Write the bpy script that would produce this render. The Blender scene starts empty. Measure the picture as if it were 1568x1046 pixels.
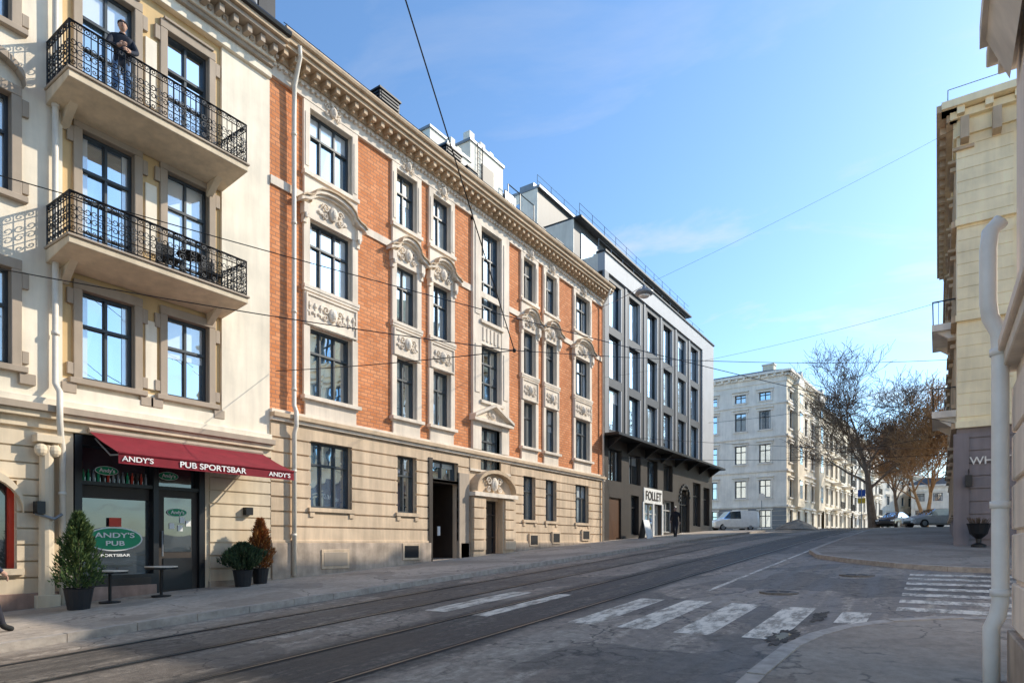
import bpy, bmesh, math, random
from mathutils import Vector, Matrix
random.seed(7)
sc=bpy.context.scene
R=math.radians
# ------------------------------------------------------------------ materials
def nm(name):
    m=bpy.data.materials.new(name); m.use_nodes=True
    nt=m.node_tree; b=nt.nodes['Principled BSDF']
    return m,nt,b
def N(nt,t,**k):
    n=nt.nodes.new(t)
    for a,v in k.items():
        if a in n.inputs: n.inputs[a].default_value=v
        else: setattr(n,a,v)
    return n
def mapping(nt,scale=(1,1,1)):
    tc=N(nt,'ShaderNodeTexCoord'); mp=N(nt,'ShaderNodeMapping'); mp.inputs['Scale'].default_value=scale
    nt.links.new(tc.outputs['Object'],mp.inputs['Vector']); return mp
def mathn(nt,op,a,b=None,c=None,clamp=False):
    n=N(nt,'ShaderNodeMath'); n.operation=op; n.use_clamp=clamp
    for i,x in enumerate((a,b,c)):
        if x is None: continue
        if isinstance(x,(int,float)): n.inputs[i].default_value=x
        else: nt.links.new(x,n.inputs[i])
    return n.outputs[0]
def noise(nt,scale,sc3=(1,1,1),detail=6,rough=.6):
    mp=mapping(nt,sc3); n=N(nt,'ShaderNodeTexNoise'); n.inputs['Scale'].default_value=scale
    n.inputs['Detail'].default_value=detail; n.inputs['Roughness'].default_value=rough
    nt.links.new(mp.outputs[0],n.inputs['Vector']); return n.outputs['Fac']
def mrange(nt,x,a,b,c,d):
    n=N(nt,'ShaderNodeMapRange'); nt.links.new(x,n.inputs[0])
    for i,v in enumerate((a,b,c,d)): n.inputs[i+1].default_value=v
    return n.outputs[0]
def mixc(nt,fac,A,B,mode='MIX'):
    n=N(nt,'ShaderNodeMix'); n.data_type='RGBA'; n.blend_type=mode
    for idx,x in ((0,fac),(6,A),(7,B)):
        if isinstance(x,(int,float)): n.inputs[idx].default_value=x
        elif isinstance(x,(tuple,list)): n.inputs[idx].default_value=(*x,1) if len(x)==3 else x
        else: nt.links.new(x,n.inputs[idx])
    return n.outputs[2]
def setbump(nt,b,h,strength,dist=.02):
    bm=N(nt,'ShaderNodeBump'); bm.inputs['Strength'].default_value=strength; bm.inputs['Distance'].default_value=dist
    nt.links.new(h,bm.inputs['Height']); nt.links.new(bm.outputs[0],b.inputs['Normal'])
def mat(name,col,rough=.8,var=.12,scale=.8,streak=.12,bump=.15,bscale=30,metal=0.,spec=.3):
    m,nt,b=nm(name)
    n1=noise(nt,scale,detail=5); f=mrange(nt,n1,.3,.7,1-var,1+var)
    if streak>.05:
        n2=noise(nt,1.5,(2.5,2.5,.25),5); f=mathn(nt,'MULTIPLY',f,mrange(nt,n2,.35,.75,1+streak*.4,1-streak))
    cm=N(nt,'ShaderNodeCombineColor')
    for i in range(3): nt.links.new(f,cm.inputs[i])
    c=mixc(nt,1.,col,cm.outputs[0],'MULTIPLY')
    nt.links.new(c,b.inputs['Base Color'])
    b.inputs['Roughness'].default_value=rough; b.inputs['Metallic'].default_value=metal
    b.inputs['Specular IOR Level'].default_value=spec
    if bump>0: setbump(nt,b,noise(nt,bscale,detail=3),bump,.01)
    return m
def flat(name,col,rough=.6,metal=0.,spec=.4): return mat(name,col,rough,.08,4,.04,.0,metal=metal,spec=spec)
def glassmat(name,base,refl=.45,var=.5,scale=.5):
    m,nt,b=nm(name)
    f=noise(nt,scale,(1,1,.7),4)
    c=mixc(nt,mrange(nt,f,.42,.60,0,1),base,tuple(x*(1+var*2)+.01 for x in base))
    nt.links.new(c,b.inputs['Base Color']); b.inputs['Roughness'].default_value=.25
    gl=N(nt,'ShaderNodeBsdfGlossy'); gl.inputs['Roughness'].default_value=.015; gl.inputs['Color'].default_value=(.86,.95,1,1)
    bm=N(nt,'ShaderNodeBump'); bm.inputs['Strength'].default_value=.06; bm.inputs['Distance'].default_value=.05
    nt.links.new(noise(nt,1.6,detail=1),bm.inputs['Height']); nt.links.new(bm.outputs[0],gl.inputs['Normal'])
    mx=N(nt,'ShaderNodeMixShader'); fr=N(nt,'ShaderNodeFresnel'); fr.inputs['IOR'].default_value=1.5
    nt.links.new(mathn(nt,'ADD',mathn(nt,'MULTIPLY',fr.outputs[0],1-refl),refl,clamp=True),mx.inputs[0])
    nt.links.new(b.outputs[0],mx.inputs[1]); nt.links.new(gl.outputs[0],mx.inputs[2])
    nt.links.new(mx.outputs[0],nt.nodes['Material Output'].inputs['Surface'])
    return m
def brickmat(name):
    m,nt,b=nm(name)
    tc=N(nt,'ShaderNodeTexCoord'); sp=N(nt,'ShaderNodeSeparateXYZ'); cb=N(nt,'ShaderNodeCombineXYZ')
    nt.links.new(tc.outputs['Object'],sp.inputs[0]); nt.links.new(sp.outputs[0],cb.inputs[0]); nt.links.new(sp.outputs[2],cb.inputs[1])
    br=N(nt,'ShaderNodeTexBrick'); br.offset=.5
    nt.links.new(cb.outputs[0],br.inputs['Vector'])
    br.inputs['Color1'].default_value=(.62,.225,.085,1); br.inputs['Color2'].default_value=(.76,.33,.15,1)
    br.inputs['Mortar'].default_value=(.42,.20,.12,1)
    br.inputs['Scale'].default_value=1; br.inputs['Mortar Size'].default_value=.014; br.inputs['Mortar Smooth'].default_value=.2
    br.inputs['Brick Width'].default_value=.27; br.inputs['Row Height'].default_value=.115; br.inputs['Bias'].default_value=-.1
    f=mathn(nt,'MULTIPLY',mrange(nt,noise(nt,.5),.3,.7,.86,1.12),mrange(nt,noise(nt,1.2,(2,2,.3)),.35,.75,1.06,.86))
    cm=N(nt,'ShaderNodeCombineColor')
    for i in range(3): nt.links.new(f,cm.inputs[i])
    nt.links.new(mixc(nt,1.,br.outputs['Color'],cm.outputs[0],'MULTIPLY'),b.inputs['Base Color'])
    b.inputs['Roughness'].default_value=.85; b.inputs['Specular IOR Level'].default_value=.2
    inv=mathn(nt,'SUBTRACT',1.,br.outputs['Fac']); setbump(nt,b,inv,.6,.012)
    return m
brick=brickmat('orange_brick')
white=mat('warm_white_render',(.86,.77,.62),streak=.14)
tan=mat('tan_render',(.66,.47,.24),streak=.12)
pubcream=mat('pub_cream_render',(.70,.58,.42),streak=.2)
taupe=mat('taupe_trim',(.43,.35,.27))
stonew=mat('pale_stone',(.78,.68,.56),var=.14,streak=.2)
beige=mat('beige_rusticated',(.64,.49,.34),var=.16,streak=.28)
plinthm=mat('stone_plinth',(.44,.35,.27),var=.3,scale=2,streak=.3,bump=.4)
redplinth=mat('reddish_plinth',(.36,.24,.19),var=.3,scale=2,streak=.3,bump=.4)
cornm=mat('cornice_ochre',(.56,.42,.28),var=.15,streak=.2)
darkframe=flat('dark_window_frame',(.05,.062,.072),.45)
greyframe=flat('light_window_frame',(.5,.5,.48),.5)
glass=glassmat('window_glass',(.07,.14,.21),.62)
glassc=glassmat('window_glass_curtain',(.26,.30,.31),.42,.5)
glassb=glassmat('window_glass_blind',(.62,.66,.67),.28,.1)
glassd=glassmat('shop_glass_dark',(.012,.016,.02),.05)
iron=flat('black_iron',(.012,.013,.015),.4)
slate=mat('dark_roof_metal',(.03,.033,.038),.5,bump=.1)
zinc=mat('grey_zinc',(.26,.28,.30),.45,metal=.3)
pipew=flat('painted_downpipe',(.74,.68,.58),.4)
pipeg=flat('white_downpipe',(.88,.82,.74),.35)
lightgrey=mat('light_grey_panel',(.47,.48,.49),.6,var=.06,streak=.06)
midgrey=mat('mid_grey_panel',(.24,.25,.26),.6,var=.06,streak=.06)
graphite=mat('graphite_panel',(.07,.073,.077),.5,var=.1)
brownblk=mat('dark_brown_cladding',(.05,.04,.033),.5,var=.2)
whitew=mat('white_wall',(.88,.82,.71),streak=.13)
palegrey=mat('pale_grey_render',(.86,.80,.71),streak=.12)
palecream=mat('pale_cream_render',(.82,.72,.56),streak=.12)
yellowr=mat('yellow_render',(.95,.80,.52),streak=.11)
mauve=mat('mauve_grey_render',(.25,.21,.205),streak=.15)
pinkst=mat('pinkish_render',(.95,.79,.64),streak=.13)
burg=mat('burgundy_canvas',(.22,.018,.028),.85,var=.14,scale=3,bump=.1,bscale=200)
green=flat('green_sign',(.01,.30,.13),.5)
signw=flat('white_sign',(.85,.85,.82),.5)
redm=flat('red_sign',(.6,.05,.02),.5)
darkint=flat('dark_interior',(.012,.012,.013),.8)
blackpot=flat('black_pot',(.02,.02,.022),.5)
barkm=mat('bark',(.15,.11,.08),.95,var=.3,scale=3,bump=.5)
twigm=mat('tan_twigs',(.34,.21,.11),.95,var=.3,scale=3,bump=0)
granite=mat('granite_kerb',(.40,.35,.30),.8,var=.25,scale=6,streak=0,bump=.3)
rail=flat('rail_steel',(.10,.10,.10),.3,.8)
cover=mat('manhole_iron',(.17,.15,.13),.7,var=.3,scale=9,bump=.6)
wood=mat('brown_door_wood',(.10,.045,.02),.5)
# ------------------------------------------------------------------ mesh builder
class G:
    def __init__(s,name,parent=None,T=None):
        s.name=name;s.parent=parent;s.v=[];s.f=[];s.m=[];s.mats=[];s.T=T or Matrix()
    def mi(s,m):
        if m not in s.mats: s.mats.append(m)
        return s.mats.index(m)
    def add(s,pts,faces,m):
        o=len(s.v); T=s.T
        s.v+= [tuple(T@Vector(p)) for p in pts]
        k=s.mi(m)
        for f in faces: s.f.append([i+o for i in f]); s.m.append(k)
    def poly(s,pts,m): s.add(pts,[list(range(len(pts)))],m)
    def box(s,x0,x1,y0,y1,z0,z1,m):
        p=[(x,y,z) for z in (z0,z1) for y in (y0,y1) for x in (x0,x1)]
        s.add(p,[(0,2,3,1),(4,5,7,6),(0,1,5,4),(2,6,7,3),(0,4,6,2),(1,3,7,5)],m)
    def prism(s,pts,vec,m):
        n=len(pts); q=[tuple(Vector(p)+Vector(vec)) for p in pts]
        s.add(list(pts)+q,[list(range(n))[::-1],list(range(n,2*n))]+[(i,(i+1)%n,n+(i+1)%n,n+i) for i in range(n)],m)
    def tube(s,pts,r,m,n=6,cap=True):
        pts=[Vector(p) for p in pts]; rs=r if isinstance(r,(list,tuple)) else [r]*len(pts)
        V=[];up=None
        for i,p in enumerate(pts):
            d=(pts[min(i+1,len(pts)-1)]-pts[max(i-1,0)])
            d=d.normalized() if d.length>1e-9 else Vector((0,0,1))
            if up is None:
                up=Vector((0,0,1)) if abs(d.z)<.9 else Vector((1,0,0))
            a=d.cross(up)
            if a.length<1e-4: a=d.cross(Vector((0,1,0.1)))
            a.normalize(); b=a.cross(d).normalized(); up=b
            for k in range(n):
                t=2*math.pi*k/n; V.append(tuple(p+(a*math.cos(t)+b*math.sin(t))*rs[i]))
        F=[(i*n+k,i*n+(k+1)%n,(i+1)*n+(k+1)%n,(i+1)*n+k) for i in range(len(pts)-1) for k in range(n)]
        if cap: F+= [list(range(n))[::-1],list(range((len(pts)-1)*n,len(pts)*n))]
        s.add(V,F,m)
    def lathe(s,c,prof,m,n=16):
        V=[(c[0]+r*math.cos(2*math.pi*k/n),c[1]+r*math.sin(2*math.pi*k/n),c[2]+z) for r,z in prof for k in range(n)]
        F=[(i*n+k,i*n+(k+1)%n,(i+1)*n+(k+1)%n,(i+1)*n+k) for i in range(len(prof)-1) for k in range(n)]
        F+=[list(range(n))[::-1],list(range((len(prof)-1)*n,len(prof)*n))]
        s.add(V,F,m)
    def ball(s,c,r,m,n=10,k=6):
        if isinstance(r,(int,float)): r=(r,r,r)
        V=[];
        for j in range(1,k):
            ph=math.pi*j/k
            for i in range(n):
                t=2*math.pi*i/n; V.append((c[0]+r[0]*math.sin(ph)*math.cos(t),c[1]+r[1]*math.sin(ph)*math.sin(t),c[2]+r[2]*math.cos(ph)))
        V+=[(c[0],c[1],c[2]+r[2]),(c[0],c[1],c[2]-r[2])]
        F=[(j*n+i,j*n+(i+1)%n,(j+1)*n+(i+1)%n,(j+1)*n+i) for j in range(k-2) for i in range(n)]
        F+=[(i,(i+1)%n,(k-1)*n) for i in range(n)]+[((k-2)*n+i,(k-2)*n+(i+1)%n,(k-1)*n+1) for i in range(n)]
        s.add(V,F,m)
    def build(s,smooth=False,bevel=0):
        me=bpy.data.meshes.new(s.name); me.from_pydata(s.v,[],s.f)
        for m in s.mats: me.materials.append(m)
        me.polygons.foreach_set('material_index',s.m)
        if smooth: me.polygons.foreach_set('use_smooth',[True]*len(s.f))
        me.update()
        bm=bmesh.new(); bm.from_mesh(me); bmesh.ops.recalc_face_normals(bm,faces=bm.faces); bm.to_mesh(me); bm.free()
        o=bpy.data.objects.new(s.name,me); sc.collection.objects.link(o)
        if s.parent: o.parent=s.parent
        if bevel:
            b=o.modifiers.new('bevel','BEVEL'); b.width=bevel; b.segments=1; b.limit_method='ANGLE'
        return o
def root(name,loc=(0,0,0)):
    e=bpy.data.objects.new(name,None); sc.collection.objects.link(e); e.location=loc; e.empty_display_size=.3; return e
def wall(g,x0,x1,z0,z1,holes,m,y=0.,reveal=.2,rm=None):
    rm=rm or m
    hs=[h for h in holes if h[0]<x1 and h[1]>x0 and h[2]<z1 and h[3]>z0]
    xs=sorted({x0,x1}|{min(max(a,x0),x1) for h in hs for a in h[:2]}); zs=sorted({z0,z1}|{min(max(a,z0),z1) for h in hs for a in h[2:4]})
    for i in range(len(xs)-1):
        for j in range(len(zs)-1):
            cx=(xs[i]+xs[i+1])/2; cz=(zs[j]+zs[j+1])/2
            if any(h[0]<cx<h[1] and h[2]<cz<h[3] for h in hs): continue
            g.poly([(xs[i],y,zs[j]),(xs[i+1],y,zs[j]),(xs[i+1],y,zs[j+1]),(xs[i],y,zs[j+1])],m)
    for a,b,c,d in [h[:4] for h in hs]:
        for q in ([(a,y,c),(a,y+reveal,c),(a,y+reveal,d),(a,y,d)],[(b,y,c),(b,y,d),(b,y+reveal,d),(b,y+reveal,c)],
                  [(a,y,d),(a,y+reveal,d),(b,y+reveal,d),(b,y,d)],[(a,y,c),(b,y,c),(b,y+reveal,c),(a,y+reveal,c)]): g.poly(q,rm)
def bands(g,x0,x1,z0,z1,holes,course,gap,proud,m,y=0.):
    z=z0
    while z<z1-.02:
        za,zb=z,min(z+course-gap,z1)
        cuts=sorted({za,zb}|{v for h in holes for v in h[2:4] if za<v<zb})
        for a,b in zip(cuts,cuts[1:]):
            cz=(a+b)/2; xs=x0
            for h in sorted([h for h in holes if h[2]<cz<h[3]],key=lambda h:h[0])+[(x1,x1+1,0,0)]:
                if xs>=x1: break
                e_=min(h[0],x1)
                if e_-xs>.03: g.box(xs,e_,y-proud,y+.02,a,b,m)
                xs=max(xs,h[1])
        z+=course
def window(g,x0,x1,z0,z1,y=.16,cols=2,trans=(.68,),fm=None,gm=None,fw=.062,lowtrans=(),blind=.3):
    fm=fm or darkframe
    if gm is None: gm=random.choices([glass,glassc,glassb],[.76,.20,.04])[0]
    ncol=max(1,cols); 
    for c_ in range(ncol):   # each casement reflects at a slightly different angle
        xa=x0+(x1-x0)*c_/ncol; xb=x0+(x1-x0)*(c_+1)/ncol
        j=[random.uniform(-.007,.007) for _ in range(4)]
        g.poly([(xa,y+.05+j[0],z0),(xb,y+.05+j[1],z0),(xb,y+.05+j[2],z1),(xa,y+.05+j[3],z1)],gm)
    r=random.random(); H=z1-z0
    if gm is not glassd:
        if r<blind: t=random.choice([.25,.33,.5]); g.poly([(x0,y+.036,z1-H*t),(x1,y+.036,z1-H*t),(x1,y+.036,z1),(x0,y+.036,z1)],glassb)
        elif r<blind*2:
            for xa,xb in ((x0,x0+(x1-x0)*.17),(x1-(x1-x0)*.17,x1)): g.poly([(xa,y+.036,z0),(xb,y+.036,z0),(xb,y+.036,z1),(xa,y+.036,z1)],glassb)
    g.box(x0,x0+fw,y-.03,y+.07,z0,z1,fm); g.box(x1-fw,x1,y-.03,y+.07,z0,z1,fm)
    g.box(x0+fw,x1-fw,y-.03,y+.07,z1-fw,z1,fm); g.box(x0+fw,x1-fw,y-.03,y+.07,z0,z0+fw,fm)
    for i in range(1,cols):
        xc=x0+(x1-x0)*i/cols; g.box(xc-fw*.45,xc+fw*.45,y-.02,y+.07,z0+fw,z1-fw,fm)
    for t in trans:
        zc=z0+(z1-z0)*t; g.box(x0+fw,x1-fw,y-.035,y+.068,zc-fw*.5,zc+fw*.5,fm)
    for t in lowtrans:
        zc=z0+(z1-z0)*t; g.box(x0+fw,x1-fw,y-.01,y+.066,zc-.015,zc+.015,fm)
def ribbon(g,pts,th,y0,y1,m):
    for (xa,za),(xb,zb) in zip(pts,pts[1:]):
        g.prism([(xa,y0,za),(xb,y0,zb),(xb,y0,zb+th),(xa,y0,za+th)],(0,y1-y0,0),m)
def scroll(g,cx,cz,y,r,m,turn=1,t=.02,n=14,flip=1,sides=4):
    pts=[]
    for i in range(n+1):
        a=turn*i/n*2.6*math.pi; rr=r*(1-.8*i/n)
        pts.append((cx+flip*rr*math.cos(a),y,cz+rr*math.sin(a)))
    g.tube(pts,t,m,sides)
def text(name,body,loc,size,m,parent,rot=(math.pi/2,0,0),ex=.008,align='CENTER',sx=1.):
    c=bpy.data.curves.new(name,'FONT'); c.body=body; c.size=size; c.extrude=ex; c.align_x=align; c.align_y='CENTER'; c.offset=size*.012
    c.materials.append(m); o=bpy.data.objects.new(name,c); sc.collection.objects.link(o); o.location=loc; o.rotation_euler=rot; o.scale=(sx,1,1); o.parent=parent; return o
# ------------------------------------------------------------------ terrain
GZ=[(-400,-5),(-60,-5),(0,-1.7),(31,0.),(49,.85),(60,1.2),(80,1.6),(120,2.2),(900,2.2)]
def gz(s):
    for (a,za),(b,zb) in zip(GZ,GZ[1:]):
        if s<=b: return za+(zb-za)*(s-a)/(b-a)
    return GZ[-1][1]
def sheet(name,poly,off,m,skirt=0,parent=None):
    bm=bmesh.new(); vs=[bm.verts.new((p[0],p[1],0)) for p in poly]; bm.faces.new(vs)
    for s,_ in GZ: bmesh.ops.bisect_plane(bm,geom=bm.verts[:]+bm.edges[:]+bm.faces[:],plane_co=(s,0,0),plane_no=(1,0,0))
    bmesh.ops.triangulate(bm,faces=bm.faces[:])
    if skirt:
        be=[e for e in bm.edges if e.is_boundary]
        r=bmesh.ops.extrude_edge_only(bm,edges=be)
        nv={v for v in r['geom'] if isinstance(v,bmesh.types.BMVert)}
    else: nv=set()
    for v in bm.verts: v.co.z=gz(v.co.x)+off-(skirt if v in nv else 0)
    bmesh.ops.recalc_face_normals(bm,faces=bm.faces[:])
    me=bpy.data.meshes.new(name); bm.to_mesh(me); bm.free(); me.materials.append(m)
    o=bpy.data.objects.new(name,me); sc.collection.objects.link(o)
    if parent:o.parent=parent
    return o
def asphalt():
    m,nt,b=nm('old_asphalt')
    tc=N(nt,'ShaderNodeTexCoord'); sp=N(nt,'ShaderNodeSeparateXYZ'); nt.links.new(tc.outputs['Object'],sp.inputs[0])
    v=sp.outputs[1]
    nb=noise(nt,.9,(.3,1.5,1),6); ns=noise(nt,2.0,(.14,1.6,1),7,.65); nf=noise(nt,7,detail=9,rough=.8); nl=noise(nt,.25)
    vv=mathn(nt,'ADD',v,mrange(nt,nb,0,1,-.35,.35))
    band=mathn(nt,'MULTIPLY',mrange(nt,vv,4.95,5.1,0,1),mrange(nt,vv,6.85,7.05,1,0))
    band2=mathn(nt,'MULTIPLY',mrange(nt,vv,8.1,8.25,0,.6),mrange(nt,vv,9.7,9.95,1,0))
    band=mathn(nt,'MAXIMUM',band,band2)
    base=mixc(nt,mrange(nt,nl,.35,.65,0,1),(.20,.16,.125),(.275,.225,.18))
    dust=mathn(nt,'MULTIPLY',mrange(nt,ns,.48,.60,0,.85),mrange(nt,nf,.42,.58,.05,1))
    base=mixc(nt,dust,base,(.47,.395,.315))
    patch=mrange(nt,noise(nt,.35,(1,1,1),2,.3),.55,.56,0,.65)
    base=mixc(nt,patch,base,(.11,.095,.08))
    pl=mrange(nt,noise(nt,.6,(.5,1,1),1,.3),.62,.625,0,.45)
    base=mixc(nt,pl,base,(.36,.305,.245))
    dk=mixc(nt,mathn(nt,'MULTIPLY',mrange(nt,ns,.46,.60,0,.85),mrange(nt,nf,.42,.6,.2,1)),(.05,.045,.04),(.24,.20,.16))
    c=mixc(nt,band,base,dk)
    c=mixc(nt,mrange(nt,noise(nt,2.3,detail=8,rough=.75),.55,.63,0,.65),c,(.085,.072,.06))
    vo=N(nt,'ShaderNodeTexVoronoi'); vo.feature='DISTANCE_TO_EDGE'; vo.inputs['Scale'].default_value=.6
    mp=mapping(nt); dn=N(nt,'ShaderNodeTexNoise'); dn.inputs['Scale'].default_value=1.7; dn.inputs['Detail'].default_value=8
    nt.links.new(mp.outputs[0],dn.inputs['Vector'])
    va=N(nt,'ShaderNodeVectorMath'); va.operation='ADD'; nt.links.new(mp.outputs[0],va.inputs[0]); nt.links.new(dn.outputs['Color'],va.inputs[1]); nt.links.new(va.outputs[0],vo.inputs['Vector'])
    cr=mathn(nt,'MULTIPLY',mrange(nt,vo.outputs['Distance'],.0,.016,.85,0),mrange(nt,nl,.40,.50,.15,1))
    c=mixc(nt,cr,c,(.035,.03,.027))
    c=mixc(nt,1.,c,mixc(nt,mrange(nt,nf,.3,.7,0,1),(.64,.64,.64),(1.32,1.32,1.32)),'MULTIPLY')
    nt.links.new(c,b.inputs['Base Color']); nt.links.new(mrange(nt,ns,.4,.7,.6,.9),b.inputs['Roughness'])
    setbump(nt,b,mathn(nt,'ADD',noise(nt,60,detail=3),mathn(nt,'MULTIPLY',nf,.8)),.7,.016)
    return m
asph=asphalt()
def pavemat(name,c1,c2,slab=0):
    m,nt,b=nm(name)
    nf=noise(nt,6,detail=9,rough=.8); nl=noise(nt,.5,detail=5)
    c=mixc(nt,mrange(nt,nl,.38,.62,0,1),c1,c2)
    c=mixc(nt,1.,c,mixc(nt,mrange(nt,nf,.3,.7,0,1),(.68,.68,.68),(1.28,1.28,1.28)),'MULTIPLY')
    c=mixc(nt,mrange(nt,noise(nt,1.1,detail=8,rough=.75),.57,.65,0,.6),c,tuple(x*.42 for x in c1))
    c=mixc(nt,mrange(nt,noise(nt,.45,detail=1),.58,.585,0,.4),c,tuple(x*.55 for x in c1))
    vo=N(nt,'ShaderNodeTexVoronoi'); vo.feature='DISTANCE_TO_EDGE'; vo.inputs['Scale'].default_value=.5
    mp=mapping(nt); dn=N(nt,'ShaderNodeTexNoise'); dn.inputs['Scale'].default_value=1.5; dn.inputs['Detail'].default_value=8
    nt.links.new(mp.outputs[0],dn.inputs['Vector'])
    va=N(nt,'ShaderNodeVectorMath'); va.operation='ADD'; nt.links.new(mp.outputs[0],va.inputs[0]); nt.links.new(dn.outputs['Color'],va.inputs[1]); nt.links.new(va.outputs[0],vo.inputs['Vector'])
    c=mixc(nt,mathn(nt,'MULTIPLY',mrange(nt,vo.outputs['Distance'],0,.013,.7,0),mrange(nt,nl,.45,.52,0,1)),c,(.06,.05,.045))
    nt.links.new(c,b.inputs['Base Color']); b.inputs['Roughness'].default_value=.88
    setbump(nt,b,nf,.6,.018); return m
pave=pavemat('pavement_asphalt',(.38,.315,.25),(.49,.41,.33))
pave2=pavemat('worn_pavement',(.28,.225,.175),(.36,.30,.24))
dirt=pavemat('ground_dirt',(.20,.17,.14),(.26,.22,.17))
def paintmat():
    m,nt,b=nm('worn_road_paint')
    f=noise(nt,3.5,(.6,1.5,1),9,.75)
    nt.links.new(mixc(nt,mrange(nt,f,.44,.58,0,1),(.74,.67,.56),(.27,.23,.18)),b.inputs['Base Color']); b.inputs['Roughness'].default_value=.7
    setbump(nt,b,noise(nt,60),.3,.01); return m
paint=paintmat()
sheet('ground',[(-300,-500),(900,-500),(900,500),(-300,500)],-.03,dirt)
sheet('road',[(-60,-80),(140,-80),(140,80),(-60,80)],0,asph)
def pavement(name,poly,m):
    e=root(name); sheet('surface',poly,.12,m,.18,e); return e
def kerb(par,pts,inward=.16):
    g=G('kerb_stones',par)
    for (a,b) in zip(pts,pts[1:]):
        A=Vector((a[0],a[1])); B=Vector((b[0],b[1])); L=(B-A).length; d=(B-A)/L; nrm=Vector((-d.y,d.x))
        k=max(1,int(L/1.0))
        for i in range(k):
            p=A+d*(L*i/k+.006); q=A+d*(L*(i+1)/k-.006); j=random.uniform(-.006,.008)
            P=[p-nrm*.012,q-nrm*.012,q+nrm*inward,p+nrm*inward]
            top=[(u.x,u.y,gz(u.x)+.13+j) for u in P]; bot=[(u.x,u.y,gz(u.x)-.05) for u in P]
            g.add(top+bot,[(0,1,2,3),(4,5,1,0),(5,6,2,1),(6,7,3,2),(7,4,0,3)],granite)
    g.build()
e=pavement('left_pavement',[(-40,10.8),(50,10.8),(51.5,11.3),(52.3,12.5),(52.5,15.5),(52.5,40),(-40,40)],pave)
kerb(e,[(-12,10.8),(50,10.8),(51.5,11.3),(52.3,12.5),(52.5,15.5),(52.5,30)])
nearp=[(-40,1.5),(6.2,1.5),(7.7,1.44),(8.5,1.3),(9.2,1.05),(9.9,.58),(10.5,-.2),(10.9,-1.3),(11,-3)]
e=pavement('near_corner_pavement',nearp+[(11,-60),(-40,-60)],pave2)
kerb(e,list(reversed(nearp)))
farp=[(18.2,-60),(18.2,-1.5),(18.6,-.2),(19.3,.9),(20.6,2.1),(22.2,3.2),(24.5,3.8),(60,3.85),(66,3.85)]
e=pavement('far_corner_pavement',farp+[(66,-60)],pave2)
kerb(e,list(reversed(farp)))
e=pavement('plaza_pavement',[(66,-60),(66,10.5),(68,12.6),(140,12.6),(140,-60)],pave2)
kerb(e,[(68,12.6),(66,10.5),(66,3.85)])
cw=root('zebra_crossing')
for i,(v0,v1,a,b) in enumerate([(.85,1.25,10.1,11.2),(1.66,2.14,8.5,11.4),(2.55,3.05,8.45,11.5),(3.42,3.92,8.5,11.55),(4.3,4.78,8.55,11.5),(6.3,6.75,8.5,11.5),(7.3,7.8,8.6,11.5)]):
    sheet('stripe_%d'%i,[(a,v0),(b,v0),(b,v1),(a,v1)],.004,paint,0,cw)
cw=root('zebra_crossing')
for i in range(7):
    s=11.6+i*.95
    sheet('stripe_%d'%i,[(s,-2.4),(s+.42,-2.4),(s+.42,.55),(s,.55)],.004,paint,0,cw)
sheet('edge_line',[(13,3.9),(60,4.25),(60,4.33),(13,4.0)],.004,paint)
tr=root('tram_track')
gd=flat('groove_dirt',(.03,.03,.03),.8)
for v in (5.25,6.69,8.3,9.74):
    sheet('rail_groove',[(-30,v-.07),(66,v-.07),(66,v+.07),(-30,v+.07)],.005,gd,0,tr)
    sheet('rail_head',[(-30,v-.022),(66,v-.022),(66,v+.022),(-30,v+.022)],.010,rail,0,tr)
for (s,v,r) in ((13.2,2.6,.30),(17.0,1.6,.32)):
    g=G('manhole_cover'); z=gz(s)
    g.lathe((s,v,z+.012),[(r+.06,-.05),(r+.06,.012),(r,.014),(r,.008),(0.01,.010)],cover,24)
    for k in range(6): a=k*math.pi/3; g.tube([(s+.1*r*math.cos(a),v+.1*r*math.sin(a),z+.024),(s+.8*r*math.cos(a),v+.8*r*math.sin(a),z+.024)],.008,rail,4)
    g.build()
def blob(name,s,v,a,b,m,off,seed=1):
    random.seed(seed); p=[]
    for i in range(36):
        t=2*math.pi*i/36; r=1+random.uniform(-.38,.3); p.append((s+a*r*math.cos(t),v+b*r*math.sin(t)))
    sheet(name,p,off,m)
ba=mat('broken_asphalt',(.085,.075,.065),.9,var=.6,scale=8,bump=1)
blob('pothole',8.75,1.68,.55,.16,ba,.008,3); blob('pothole',10.6,1.5,.5,.10,ba,.008,4)
wet,nt,b=nm('puddle_water'); b.inputs['Base Color'].default_value=(.02,.02,.022,1); b.inputs['Roughness'].default_value=.04
blob('puddle',8.75,1.68,.24,.08,wet,.012,5)
random.seed(11)
# ------------------------------------------------------------------ BRICK BUILDING
TF=Matrix.Translation((0,15.2,0))
B=root('brick_apartment_building')
cols=[(11.76,13.36,3),(15.3,16.3,2),(17.15,18.15,2),(23.15,24.15,2),(25.05,26.05,2),(27.95,29.5,3)]
rows=[(4.3,6.33),(7.5,9.47),(10.8,12.68)]
cw_=(20.0,21.4); crow=[(2.95,4.68),(5.75,8.0),(8.95,12.7)]
holes=[(c[0],c[1],r[0],r[1]) for c in cols for r in rows]+[(cw_[0],cw_[1],r[0],r[1]) for r in crow]
gw=[(11.8,13.36),(15.35,16.3),(23.15,24.15),(25.05,26.05),(27.95,29.4)]
gh=[(a,b,1.05,3.0) for a,b in gw]+[(17.1,18.6,-1.6,2.25),(17.1,18.6,2.35,3.05),(20.1,21.3,-.55,1.75),(20.0,21.4,2.95,4.68)]
X0,X1=10.48,31.2
w=G('walls',B,TF)
wall(w,X0,X1,3.7,12.85,holes,brick,reveal=.2,rm=stonew)
wall(w,X0,X1,-1.6,3.7,gh,beige,reveal=.22)
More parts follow.
